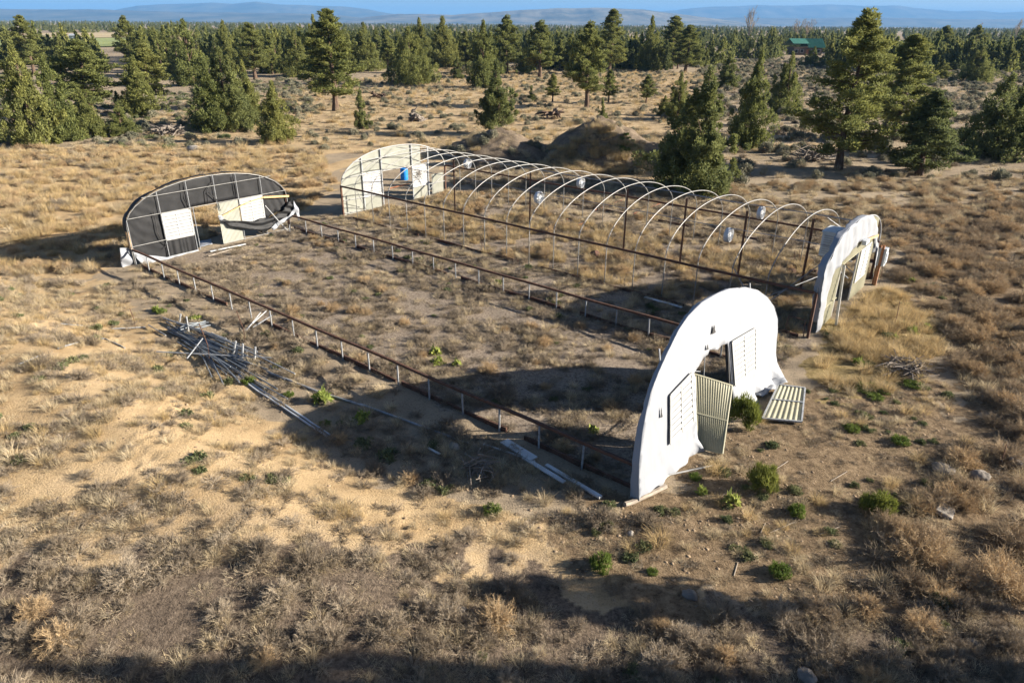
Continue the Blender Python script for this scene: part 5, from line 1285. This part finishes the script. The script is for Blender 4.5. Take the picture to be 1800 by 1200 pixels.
# ---------------------------------------------------------------- bushes as things, grasses as cover
def tuft_obj(key, u, v, s, label, cat, group=None, sz=None, name=None):
    if key in ('green_weed', 'mullein'): s *= .76
    x, y = at(u, v); z = float(hgt(x, y)); me = TUFT[key][int(rng.integers(len(TUFT[key])))]
    o = obj(name or 'dry_bush', me, (x, y, z-.02), rz=rng.random()*6.28, sc=(s, s, (sz or s))); tag(o, label, cat, group); return o
for key, u, v, s, sz, nm, lb in [
 ('green_shrub', 1308, 745, 1.0, 1.25, 'green_shrub', 'olive green shrub at the foot of the leaning door leaf'),
 ('green_shrub', 1340, 858, .78, 1.0, 'green_shrub', 'round olive green shrub on bare soil in front of the fallen panel'),
 ('green_shrub', 1542, 900, .85, .72, 'green_shrub', 'low pale olive shrub at the edge of the dry brush'),
 ('green_weed', 865, 900, 1.0, .9, 'green_weed', 'bright green tuft at the lower edge of the wall shadow'),
 ('green_weed', 1057, 995, 1.15, 1.2, 'green_weed', 'round bright green tuft alone on bare soil, nearest the sandy bank'),
 ('green_weed', 1371, 1008, 1.05, .9, 'green_weed', 'bright green tuft alone on bare soil, the nearest one on the right'),
 ('green_weed', 1401, 903, .95, 1.0, 'green_weed', 'bright green tuft below the round olive shrub'),
 ('green_weed', 1583, 778, 1.1, .8, 'green_weed', 'bright green tuft on gravelly soil right of the fallen panel'),
 ('green_weed', 1497, 756, .9, .7, 'green_weed', 'darker green tuft just right of the fallen panel'),
 ('green_weed', 1147, 1006, .55, .4, 'green_weed', 'tiny dull green tuft right of the round bright one'),
 ('green_weed', 1534, 686, 2.2, .55, 'green_weed', 'largest bright green patch, between the fallen panel and bleached twigs'),
 ('green_weed', 1606, 678, 1.4, .6, 'green_weed', 'bright green patch next to the bleached twig heap'),
 ('green_weed', 1538, 700, 1.1, .5, 'green_weed', 'small green patch under the largest bright one'),
 ('green_weed', 1222, 840, .7, .6, 'green_weed', 'small green tuft in front of the white tarp'),
 ('mullein', 1287, 885, 1.2, 1.1, 'mullein_plant', 'yellow-green leafy rosette below the round olive shrub'),
 ('mullein', 1232, 868, .8, .8, 'mullein_plant', 'small leafy rosette left of the larger yellow-green one'),
 ('mullein', 570, 706, 1.7, 1.5, 'mullein_plant', 'large leafy yellow-green plant at the end of the grey pipe'),
 ('mullein', 636, 740, 1.3, 1.2, 'mullein_plant', 'dark leafy plant at the tip of the wall shadow'),
 ('mullein', 766, 622, 1.2, 1.0, 'mullein_plant', 'leafy yellow-green plant inside the bare house, upper of two'),
 ('mullein', 770, 638, 1.1, .9, 'mullein_plant', 'leafy yellow-green plant inside the bare house, lower of two'),
 ('mullein', 804, 642, .9, .8, 'mullein_plant', 'small leafy plant right of the pair inside the bare house'),
 ('mullein', 1510, 640, 1.1, .9, 'mullein_plant', 'pale leafy rosette beyond the fallen panel'),
 ('mullein', 1604, 584, 1.0, .9, 'mullein_plant', 'pale leafy rosette in grass right of the golden patch, first'),
 ('mullein', 1628, 578, .9, .8, 'mullein_plant', 'pale leafy rosette in grass right of the golden patch, second'),
 ('mullein', 1573, 596, .8, .7, 'mullein_plant', 'pale leafy rosette under the thin bent stake'),
 ('mullein', 1600, 497, 1.3, 1.0, 'mullein_plant', 'leafy green plant in grass beyond the electric box'),
 ('mullein', 1042, 759, .9, .8, 'mullein_plant', 'leafy plant in the sunlit gap between the wall shadows'),
 ('mullein', 275, 547, 1.0, .8, 'mullein_plant', 'yellowish leafy plant by the low rail above the pipe heap'),
 ('mullein', 344, 563, 1.2, .8, 'mullein_plant', 'yellowish leafy plant just above the pipe heap'),
 ('mullein', 875, 500, 1.2, .8, 'mullein_plant', 'yellowish leafy plant beside the rail between the two houses'),
 ('green_weed', 284, 550, .9, .8, 'green_weed', 'green tuft by the low rail above the pipe heap'),
 ('green_weed', 438, 672, .9, .8, 'green_weed', 'green tuft at the lower end of the pipe heap'),
 ('green_weed', 508, 695, .7, .6, 'green_weed', 'green tuft on sand left of the large leafy plant'),
 ('green_weed', 572, 746, .7, .5, 'green_weed', 'green tuft on sand just left of the wall shadow'),
 ('low_weed', 752, 852, .9, .9, 'green_weed', 'dark green tuft in the wall shadow, left one'),
 ('low_weed', 784, 862, .9, .9, 'green_weed', 'dark green tuft in the wall shadow, right one'),
 ('low_weed', 640, 782, 1.2, 1.0, 'green_weed', 'dull green clump in the wall shadow near its tip'),
 ('low_weed', 684, 804, 1.3, 1.2, 'green_weed', 'dull green clump in the middle of the wall shadow'),
 ('bush_tan', 858, 655, .95, .85, 'tumbleweed', 'round golden tumbleweed above the wall shadow inside the bare house'),
 ('bush_tan', 585, 545, .85, .75, 'tumbleweed', 'round golden tumbleweed in the middle of the bare house'),
 ('bush_tan', 640, 497, .85, .75, 'tumbleweed', 'round golden tumbleweed inside the bare house near the black wall'),
 ('bush_grey', 880, 698, 1.25, 1.1, 'tumbleweed', 'round shaded tumbleweed at the upper edge of the wall shadow'),
 ('bush_grey', 805, 765, .95, .9, 'tumbleweed', 'dark shaded bush outside the low rail in the wall shadow'),
 ('bush_grey', 1056, 918, 1.0, .9, 'dry_bush', 'grey twiggy bush at the near foot of the white wall'),
 ('bush_grey', 1140, 922, .9, .75, 'dry_bush', 'brown twiggy bush in front of the wooden pole'),
 ('bush_grey', 660, 832, .75, .6, 'dry_bush', 'pale twiggy bush on the sand at the lower edge of the wall shadow'),
 ('bush_grey', 745, 868, .75, .6, 'dry_bush', 'second pale twiggy bush on the sand along the wall shadow'),
 ('tuft_gold', 1160, 955, 1.1, 1.0, 'grass_tuft', 'golden grass tuft on soil below the twiggy bushes'),
 ('bush_tan', 1020, 575, .7, .6, 'dry_bush', 'tan bush outside the rail between the houses')]:
    tuft_obj(key, u, v, s, lb, 'plant', None, sz, nm)
def zone_pts(z, den, jit=.6, ymax=None):
    pl = Z[z]; lo = pl.min(0); hi = pl.max(0); n = int((hi-lo).prod()*den); q = lo+(hi-lo)*rng.random((n, 2))
    q = q[inpoly(pl, q[:, 0], q[:, 1])]
    # plants stand in patches
    m = fbm(q[:, 0]/2.6, q[:, 1]/2.6, 3, 90)
    return q[rng.random(len(q)) < np.clip(.5+1.3*m, .08, 1)]
def clear_of(q, r=.5):
    """keep plants off the walls, rails, boards and trunks"""
    s = (q[:, 0]-OX)*A2[0]+(q[:, 1]-OY)*A2[1]; t = (q[:, 0]-OX)*B2[0]+(q[:, 1]-OY)*B2[1]
    k = np.ones(len(q), bool)
    for s0 in (0, 29.4): k &= ~((np.abs(s-s0) < .45) & (((t > -.6) & (t < 9.9)) | ((t > GX-.3) & (t < GX+W2+.3))))
    return q[k]
BZ = [  # individual bushes: zone, how many, kind, size, name, label, category, group
 ('rbrush', 78, ['bush_brown', 'bush_tan'], (.75, 1.6), 'dry_bush', 'brown dead bush in the thick brush to the right of the hooded end wall', 'brown bushes in the thick brush at right'),
 ('left', 70, ['bush_tan', 'bush_tan', 'bush_grey'], (.7, 1.35), 'dry_bush', 'tan dried bush on the sandy field to the left of the black wall', 'tan bushes on the field at left'),
 ('h2', 34, ['bush_tan'], (.6, 1.1), 'tumbleweed', 'tan tumbleweed caught inside the hoop frame', 'tumbleweeds inside the hoop frame'),
 ('h1', 22, ['bush_grey', 'bush_tan'], (.45, .9), 'dry_bush', 'small dead bush scattered inside the low rails of the bare house', 'dead bushes inside the bare house'),
 ('fore', 36, ['bush_grey'], (.6, 1.1), 'dry_bush', 'grey dead bush in the shaded brush nearest the viewer', 'grey bushes in the near brush'),
 ('rmid', 30, ['bush_tan', 'bush_brown'], (.7, 1.3), 'dry_bush', 'tan bush on the open strip between the pines and the hoop frame', 'tan bushes between pines and hoop frame'),
 ('sand', 14, ['bush_grey'], (.45, .85), 'dry_bush', 'pale dead bush on the open sandy bank', 'pale bushes on the sandy bank')]
used = {}
for z, n, keys, (a, b), nm, lb, gp in BZ:
    q = zone_pts(z, 4.0); q = clear_of(q); rng.shuffle(q); c = 0; got = []
    for x, y in q:
        if c >= n: break
        pxv = 900+F*x/(y*math.cos(PITCH)+CAMH*math.sin(PITCH))
        vv = CAMH*math.cos(PITCH)-y*math.sin(PITCH)
        if not -20 < pxv < 1820 or y < 9.3: continue
        if any((x-g[0])**2+(y-g[1])**2 < .7 for g in got): continue
        got.append((x, y)); s = rng.uniform(a, b); k = keys[int(rng.integers(len(keys)))]
        o = obj(nm, TUFT[k][int(rng.integers(len(TUFT[k])))], (x, y, float(hgt(x, y))-.03), rz=rng.random()*6.28, sc=(s, s, s*rng.uniform(.7, 1.05))); tag(o, lb, 'bush', gp); c += 1
    used[z] = c
print('bushes', used)
G = [  # ground cover: zone, kind, per square metre, size
 ('sandl', 'tuft_straw', 1.3, (.6, 1.2)), ('sandl', 'tuft_low', 1.2, (.6, 1.2)), ('sandl', 'tuft_twig', .5, (.5, 1.1)), ('sandl', 'bush_grey', .10, (.5, 1.)), ('behind', 'tuft_straw', 1.3, (.7, 1.4)), ('behind', 'tuft_low', 1.2, (.7, 1.4)), ('behind', 'tuft_litter', 1.5, (.6, 1.3)), ('behind', 'tuft_twig', 1.1, (.7, 1.4)), ('behind', 'bush_tan', .15, (.5, 1.)), ('sand', 'tuft_gold', .5, (.35, .8)), ('sand', 'tuft_low', 1.7, (.45, 1.0)), ('sand', 'tuft_straw', .8, (.4, .9)), ('sand', 'tuft_litter', .9, (.5, 1.1)), ('sand', 'low_weed', .14, (.5, 1.0)), ('sand', 'tuft_twig', .45, (.4, .9)),
 ('foremid', 'tuft_litter', 3.0, (.6, 1.2)), ('foremid', 'tuft_twig', 1.3, (.4, 1.0)), ('foremid', 'tuft_straw', 1.5, (.4, .8)), ('foremid', 'tuft_low', 2.2, (.6, 1.2)), ('foremid', 'bush_grey', .22, (.4, .8)), ('fore', 'tuft_litter', 2.2, (.6, 1.3)), ('fore', 'tuft_twig', 3.0, (.4, 1.0)), ('fore', 'tuft_low', 5.0, (.5, 1.0)), ('fore', 'tuft_straw', 2.2, (.4, .85)), ('fore', 'bush_tan', .25, (.5, 1.)), ('fore', 'bush_grey', 1.5, (.35, .85)), ('fore', 'low_weed', .15, (.5, 1.0)),
 ('soil', 'tuft_litter', 3.0, (.25, .7)), ('soil', 'tuft_low', 2.6, (.25, .7)), ('soil', 'tuft_straw', .5, (.3, .8)), ('soil', 'low_weed', .35, (.3, .8)), ('soil', 'tuft_gold', .18, (.4, .8)),
 ('rbrush', 'bush_brown', 1.0, (.5, 1.1)), ('rbrush', 'bush_tan', .35, (.5, 1.0)), ('rbrush', 'tuft_straw', 1.6, (.6, 1.2)), ('rbrush', 'tuft_low', 2.2, (.6, 1.2)), ('rbrush', 'tuft_twig', 2.0, (.6, 1.3)), ('rbrush', 'tuft_litter', 2.0, (.6, 1.3)), ('rbrush', 'low_weed', .2, (.5, 1.1)),
 ('h1', 'tuft_litter', 4.5, (.5, 1.2)), ('h1', 'tuft_low', 2.6, (.5, 1.1)), ('h1', 'tuft_straw', 1.0, (.5, 1.0)), ('h1', 'tuft_twig', 1.5, (.5, 1.1)), ('h1', 'bush_tan', .10, (.4, .8)), ('h1', 'low_weed', .12, (.4, .8)),
 ('h2', 'tuft_gold', 1.4, (.6, 1.2)), ('h2', 'tuft_straw', 1.8, (.6, 1.2)), ('h2', 'bush_tan', .35, (.5, .9)), ('h2', 'tuft_twig', 1.4, (.6, 1.2)), ('h2', 'tuft_litter', 2.0, (.5, 1.1)),
 ('gap', 'tuft_straw', 1.5, (.5, 1.1)), ('gap', 'tuft_low', 2.5, (.5, 1.1)), ('gap', 'tuft_litter', 2.6, (.5, 1.2)), ('gap', 'tuft_twig', .9, (.5, 1.1)), ('gap', 'low_weed', .3, (.5, 1.0)),
 ('strip', 'tuft_straw', 1.3, (.5, 1.1)), ('strip', 'tuft_litter', 2.2, (.5, 1.2)), ('strip', 'tuft_twig', 1.4, (.5, 1.2)), ('strip', 'tuft_low', 1.6, (.5, 1.1)), ('strip', 'bush_tan', .12, (.4, .9)), ('strip', 'low_weed', .15, (.5, 1.)),
 ('left', 'tuft_gold', 1.1, (.7, 1.5)), ('left', 'tuft_straw', 1.2, (.7, 1.5)), ('left', 'bush_tan', .42, (.5, 1.1)), ('left', 'bush_grey', .16, (.5, 1.0)), ('left', 'tuft_low', 1.0, (.7, 1.4)),
 ('rmid', 'tuft_straw', 1.6, (.7, 1.4)), ('rmid', 'bush_tan', .30, (.5, 1.0)), ('rmid', 'bush_brown', .25, (.5, 1.0)), ('rmid', 'tuft_low', 1.4, (.7, 1.4)), ('rmid', 'tuft_litter', 1.0, (.7, 1.4)),
 ('clear', 'tuft_straw', .38, (.9, 1.8)), ('clear', 'tuft_low', .38, (.9, 2.0)), ('clear', 'sage', .09, (.5, 1.2)), ('clear', 'tuft_gold', .12, (.9, 1.8)),
 ('rsage', 'sage', .17, (.6, 1.5)), ('rsage', 'tuft_straw', .22, (.9, 1.8)), ('rsage', 'tuft_low', .22, (1., 2.)), ('rsage', 'bush_grey', .05, (.7, 1.4)),
 ('lsage', 'sage', .12, (.6, 1.4)), ('lsage', 'tuft_low', .4, (.9, 1.8)), ('lsage', 'low_weed', .25, (1., 2.)), ('lsage', 'bush_grey', .07, (.6, 1.2)),
 ('gold', 'tuft_gold', 7.0, (.6, 1.2)), ('gold', 'low_weed', .7, (.6, 1.2)), ('gold', 'tuft_straw', 3.0, (.5, 1.0))]
keys = sorted(set(g[1] for g in G)); kid = {k: i for i, k in enumerate(keys)}
DEN = {'sand': 3.6, 'sandl': 2.6, 'foremid': 1.8, 'fore': 1.35, 'h1': 2.2, 'gap': 2.2, 'h2': 2.4, 'strip': 2.3, 'left': 2.0, 'behind': 2.6, 'soil': 5., 'rmid': 2.2}
def cover(name, label, kk):
    P_ = []; Wh = []; S = []
    for z, k, den, (a, b) in G:
        if k not in kk: continue
        q = clear_of(zone_pts(z, den*DEN.get(z, 1.7))); P_.append(q); Wh += [kk.index(k)]*len(q); S.append(rng.uniform(a, b, len(q)))
    q = np.concatenate(P_); s = np.concatenate(S)
    zz = hgt(q[:, 0], q[:, 1])-.015
    scatter_gn(name, label, kk, np.column_stack([q, zz]), np.array(Wh), s); print(name, len(q))
cover('dry_grass', 'dry straw-coloured grass tufts all over the ground', ['tuft_straw', 'tuft_low', 'tuft_gold'])
cover('dead_brush', 'dead grey and brown twigs and small brush covering the ground', ['tuft_twig', 'tuft_litter', 'bush_tan', 'bush_brown', 'bush_grey'])
G += [('soil', 'clod', 6., (.02, .065)), ('sand', 'clod', 1.6, (.02, .06)), ('strip', 'clod', 3., (.02, .07)), ('h1', 'clod', 2.5, (.02, .06)), ('gap', 'clod', 2., (.02, .06)), ('foremid', 'clod', 1.5, (.02, .06))]
cover('soil_clods', 'loose clods and small stones strewn on the bare soil', ['clod'])
cover('sagebrush', 'low grey-green sagebrush and weeds dotted over the flats', ['sage', 'low_weed'])
# grass, sage and green growth on the dirt piles' feet and the grey mound beyond the black wall
def patch(name, label, keys_, cx, cy, rx, ry, n, sc, zf):
    a = rng.random(n)*6.28; r = np.sqrt(rng.random(n)); x = cx+rx*r*np.cos(a); y = cy+ry*r*np.sin(a); k = zf(x, y); x = x[k]; y = y[k]
    scatter_gn(name, label, keys_, np.column_stack([x, y, hgt(x, y)-.02]), rng.integers(0, len(keys_), len(x)), rng.uniform(*sc, len(x)))
mx, my = MOUNDS[0][:2]
patch('mound_grass', 'pale dry grass on the near foot of the tall dirt pile', ['tuft_straw', 'tuft_gold', 'tuft_low'], mx-.8, my-4.2, 5.0, 2.4, 420, (.9, 1.7), lambda x, y: y < my-1.8)
patch('mound_weeds', 'green weeds on the near right slope of the tall dirt pile', ['green_weed', 'tuft_gold'], mx+2.4, my-3.2, 1.3, 1.3, 46, (.7, 1.5), lambda x, y: y < my)
# ---------------------------------------------------------------- fields, house, pole, hills
def field(pix, mat, z):
    q = [at(u, v, False) for u, v in pix]; mb = MB(); mb.add([(a, b, z) for a, b in q], [tuple(range(len(q)-1, -1, -1))])
    o = mb.build('field', mat); tag(o, kind='structure')
M['f_tan'] = simple('stubble_field', (.36, .28, .16), (.44, .35, .20), .02, .95)
M['f_green'] = simple('green_crop_field', (.20, .24, .08), (.26, .29, .10), .02, .95)
M['f_brown'] = simple('bare_brown_field', (.26, .17, .10), (.32, .21, .13), .02, .95)
field([(-500, 62), (260, 58), (260, 67), (-500, 72)], M['f_tan'], .45)
field([(-500, 72.5), (260, 67.5), (260, 83), (-500, 88)], M['f_green'], .44)
field([(-500, 88.5), (130, 83), (130, 100), (-500, 120)], M['f_brown'], .42)
def shed():
    x, y = at(131, 73, False); root = empty('white_shed', (x, y, .4), 'tiny white shed at the edge of the far green field', 'shed')
    mb = MB(); mb.box((x, y, 1.7), (3.6, 3, 2.8)); mb.build('wall', M['white_metal'], root)
    mb = MB(); mb.add([(x-2, y-1.8, 3.1), (x+2, y-1.8, 3.1), (x+2, y, 4.1), (x-2, y, 4.1), (x-2, y+1.8, 3.1), (x+2, y+1.8, 3.1)], [(0, 1, 2, 3), (3, 2, 5, 4), (0, 3, 4), (1, 5, 2), (0, 4, 5, 1)]); mb.build('roof', M['grey_box'], root)
    mb = MB(); mb.box((x, y-1.53, 1.4), (1.0, .08, 2.)); mb.build('door', M['grey_box'], root)
shed()
def house():
    x, y = at(1412, 96, False); root = empty('timber_house', (x, y, 0), 'dark timber house with a green metal roof among the trees', 'house')
    ze, _ = zat(1412, 83, y); zr, _ = zat(1412, 68, y); ze = max(ze, 2.4)
    w = 47/1211*y*1.04; d = 9.
    mb = MB(); mb.box((x, y, ze/2), (w*.92, d, ze)); mb.build('wall', M['house_wall'], root)
    # roof: long slope to the viewer, with a raised left wing
    mb = MB(); ov = .6; xm = x-.02*w
    def slope(xa, xb, zlow, zhigh, yl, yh, th=.18):
        v = [(xa, yl, zlow), (xb, yl, zlow), (xb, yh, zhigh), (xa, yh, zhigh)]; v2 = [(a, b, c-th) for a, b, c in v]
        mb.add(v+v2, [(0, 1, 2, 3), (7, 6, 5, 4), (0, 4, 5, 1), (1, 5, 6, 2), (2, 6, 7, 3), (3, 7, 4, 0)])
    slope(xm, x+w/2+ov, ze, zr, y-d/2-ov, y); slope(xm, x+w/2+ov, ze, zr, y+d/2+ov, y+.02)
    slope(x-w/2-ov, xm-.05, ze+.45*(zr-ze), zr, y-d/2-ov*2, y); slope(x-w/2-ov, xm-.05, ze+.2*(zr-ze), zr, y+d/2+ov, y+.02)
    rf = mb.build('roof', M['roof_green'], root)
    mb = MB()
    for i in range(24): 
        xx = xm+(x+w/2+ov-xm)*(i+.5)/24; mb.bar((xx, y-d/2-ov, ze+.04), (xx, y, zr+.04), .06, .05)
    mb.build('roof_seams', M['roof_green'], rf)
    for k in (-.38, -.2, .15, .34):
        mb = MB(); mb.box((x+w*k, y-d/2-.04, ze*.5), (1.2, .06, 1.2)); wv = mb.build('window', M['glass'], root)
        mb = MB()
        for a, b in (((-.65, -.65), (.65, -.65)), ((.65, -.65), (.65, .65)), ((.65, .65), (-.65, .65)), ((-.65, .65), (-.65, -.65))): mb.bar((x+w*k+a[0], y-d/2-.09, ze*.5+a[1]), (x+w*k+b[0], y-d/2-.09, ze*.5+b[1]), .1)
        mb.build('window_frame', M['white_metal'], wv)
    mb = MB(); mb.box((x-.02*w, y-d/2-.05, 1.05), (1.0, .08, 2.1)); mb.build('door', M['wood_brown'], root)
house()
def pole(u, v, ut, vt, label):
    x, y = at(u, v, False); zt, _ = zat(ut, vt, y); root = empty('utility_pole', (x, y, 0), label, 'utility pole')
    mb = MB(); mb.tube([(x, y, -.3), (x+.2, y, zt)], [.2, .13], 8); mb.build('shaft', M['wood_brown'], root)
    mb = MB(); mb.box((x+.2, y-.2, zt-.8), (2.4, .12, .14)); ca = mb.build('crossarm', M['wood_brown'], root)
    mb = MB()
    for k in (-1.05, -.4, .4, 1.05): mb.tube([(x+.2+k, y-.2, zt-.73), (x+.2+k, y-.2, zt-.55)], [.06, .04], 6)
    mb.build('insulators', M['grey_box'], ca)
pole(1718, 72, 1722, 40, 'wooden utility pole on the skyline beyond the sage flat')
def hill_mat(name, c1, c2, sc):
    return simple(name, c1, c2, sc, .95, 0, 0)
M['hill'] = hill_mat('forested_hillside', (.03, .04, .027), (.13, .12, .08), .0021)
M['hill2'] = hill_mat('sage_hillside', (.05, .055, .04), (.22, .19, .13), .0032)
def hills(D, depth, prof, mat, seed, rough=30):
    us = np.linspace(prof[0][0], prof[-1][0], 420); vs = np.interp(us, [p[0] for p in prof], [p[1] for p in prof])
    vs = vs+fbm(us/60, us*0+seed, 4, seed)*1.1
    r = np.array([ray(u, v) for u, v in zip(us, vs)]); k = D/r[:, 1]; X = r[:, 0]*k; Hc = np.maximum(CAMH+r[:, 2]*k, 2)
    end = np.minimum(1, np.minimum(np.arange(420), np.arange(420)[::-1])/14); Hc = Hc*end-6*(1-end)
    nj = 46; V = []
    for j in range(nj):
        f = j/(nj-1)  # 0 front foot, .55 crest, 1 back foot
        s = (f/.55)**1.0 if f < .55 else 1-(f-.55)/.45
        sh = sstep(0, 1, np.array(s))*.65+.35*s
        y = D+depth*(f-.55); x = X*(1+(f-.55)*depth/D)
        rv = np.abs(fbm(x/(depth*.16)+seed, np.full_like(x, y/(depth*.5)), 4, seed+3))
        z = Hc*sh*(1-.30*rv*(1-s)*2.2*s)-4
        V.append(np.stack([x, np.full_like(x, y), z], 1))
    V = np.concatenate(V); n = 420
    i = (np.arange(nj-1)[:, None]*n+np.arange(n-1)[None, :]).ravel()
    me = np_mesh('hills', V, np.stack([i, i+1, i+n+1, i+n], 1), mat); me.polygons.foreach_set('use_smooth', np.ones(len(me.polygons), bool))
    tag(obj('hills', me), kind='structure'); return Hc.max()
tops = [
 hills(9500, 3000, [(-700, 16), (-250, 13), (0, 15), (60, 16), (190, 16.5), (250, 19), (330, 21), (420, 22), (520, 23), (600, 27), (660, 33), (720, 44)], M['hill'], 3),
 hills(14000, 4000, [(120, 40), (190, 20), (240, 10), (290, 7), (370, 4.5), (410, 6.5), (450, 2.5), (490, 7.5), (540, 9), (600, 11), (650, 17), (700, 26), (760, 38), (820, 46)], M['hill'], 5),
 hills(8500, 2600, [(560, 46), (640, 30), (700, 24), (760, 24.5), (800, 26), (830, 23.5), (900, 18), (980, 14), (1070, 13.5), (1130, 16), (1170, 21), (1230, 29), (1300, 38), (1380, 46)], M['hill2'], 8),
 hills(17000, 4500, [(1040, 46), (1110, 28), (1170, 19), (1250, 12), (1330, 9), (1400, 10), (1455, 7.5), (1520, 10), (1580, 9.5), (1620, 15), (1680, 20), (1720, 18.5), (1760, 22), (1800, 20), (2000, 22), (2500, 26)], M['hill'], 9),
 hills(11000, 3000, [(1130, 48), (1200, 34), (1300, 31), (1420, 32), (1560, 31), (1700, 34), (1820, 34), (2100, 33), (2600, 34)], M['hill'], 12)]
print('hill tops', tops)
# the air: one closed box round everything, the sky outside it
def haze(top):
    mb = MB(); mb.box((0, 8000, (top-9)/2), (56000, 36000, top+9)); o = mb.build('haze', bpy.data.materials.new('air_haze'), loc=(0, 0, 0)); tag(o, kind='stuff')
    m = o.data.materials[0]; m.use_nodes = True; nt = m.node_tree; nt.nodes.clear()
    out = nt.nodes.new('ShaderNodeOutputMaterial'); v = nt.nodes.new('ShaderNodeVolumePrincipled')
    v.inputs['Color'].default_value = HAZE_COL; v.inputs['Density'].default_value = HAZE_D; v.inputs['Anisotropy'].default_value = 0.
    nt.links.new(v.outputs[0], out.inputs['Volume'])
HAZE_COL = (.15, .36, .70, 1); HAZE_D = 0.8e-4
haze(max(tops)+25)
# ---------------------------------------------------------------- sky, sun, camera
w = bpy.data.worlds.new('World'); SC.world = w; w.use_nodes = True; nt = w.node_tree; nt.nodes.clear()
sky = nt.nodes.new('ShaderNodeTexSky'); sky.sky_type = 'NISHITA'; sky.sun_disc = False
EL, AZ = R(18.8), R(-1.5)          # the sun stands to the right of the view, azimuth from +X
sky.sun_elevation = EL; sky.sun_rotation = R(90)-AZ; sky.altitude = 2200; sky.air_density = .7; sky.dust_density = 4.5; sky.ozone_density = 1.6
bg = nt.nodes.new('ShaderNodeBackground'); bg.inputs[1].default_value = .05
out = nt.nodes.new('ShaderNodeOutputWorld'); hs = nt.nodes.new('ShaderNodeHueSaturation'); hs.inputs['Saturation'].default_value = 1.0; nt.links.new(sky.outputs[0], hs.inputs['Color']); nt.links.new(hs.outputs[0], bg.inputs[0]); nt.links.new(bg.outputs[0], out.inputs[0])
l = bpy.data.lights.new('sun', 'SUN'); l.energy = 5.; l.angle = R(.5); l.color = (1, .91, .78)
so = bpy.data.objects.new('sun', l); COL.objects.link(so)
sd = Vector((math.cos(EL)*math.cos(AZ), math.cos(EL)*math.sin(AZ), math.sin(EL)))
so.rotation_euler = sd.to_track_quat('Z', 'Y').to_euler(); so.location = (60, 0, 60)
cam = bpy.data.cameras.new('camera'); cam.sensor_width = 36; cam.sensor_fit = 'HORIZONTAL'; cam.lens = F/1800*36; cam.clip_start = .1; cam.clip_end = 80000
co = bpy.data.objects.new('camera', cam); COL.objects.link(co); SC.camera = co
c, s = math.cos(PITCH), math.sin(PITCH); cr, sr = math.cos(ROLL), math.sin(ROLL)
Xr = Vector((1, 0, 0)); Dn = Vector((0, -s, -c)); Fw = Vector((0, c, -s))
right = Xr*cr-Dn*sr; down = Xr*sr+Dn*cr
co.matrix_world = Matrix((( right.x, -down.x, -Fw.x, 0), (right.y, -down.y, -Fw.y, 0), (right.z, -down.z, -Fw.z, CAMH), (0, 0, 0, 1)))
SC.view_settings.view_transform = 'Standard'; SC.view_settings.look = 'None'; SC.view_settings.exposure = 1.8; SC.view_settings.gamma = 1
SC.render.engine = 'CYCLES'; SC.cycles.max_bounces = 5; SC.cycles.diffuse_bounces = 3; SC.cycles.volume_bounces = 0
SC.cycles.use_denoising = True; SC.cycles.volume_max_steps = 64
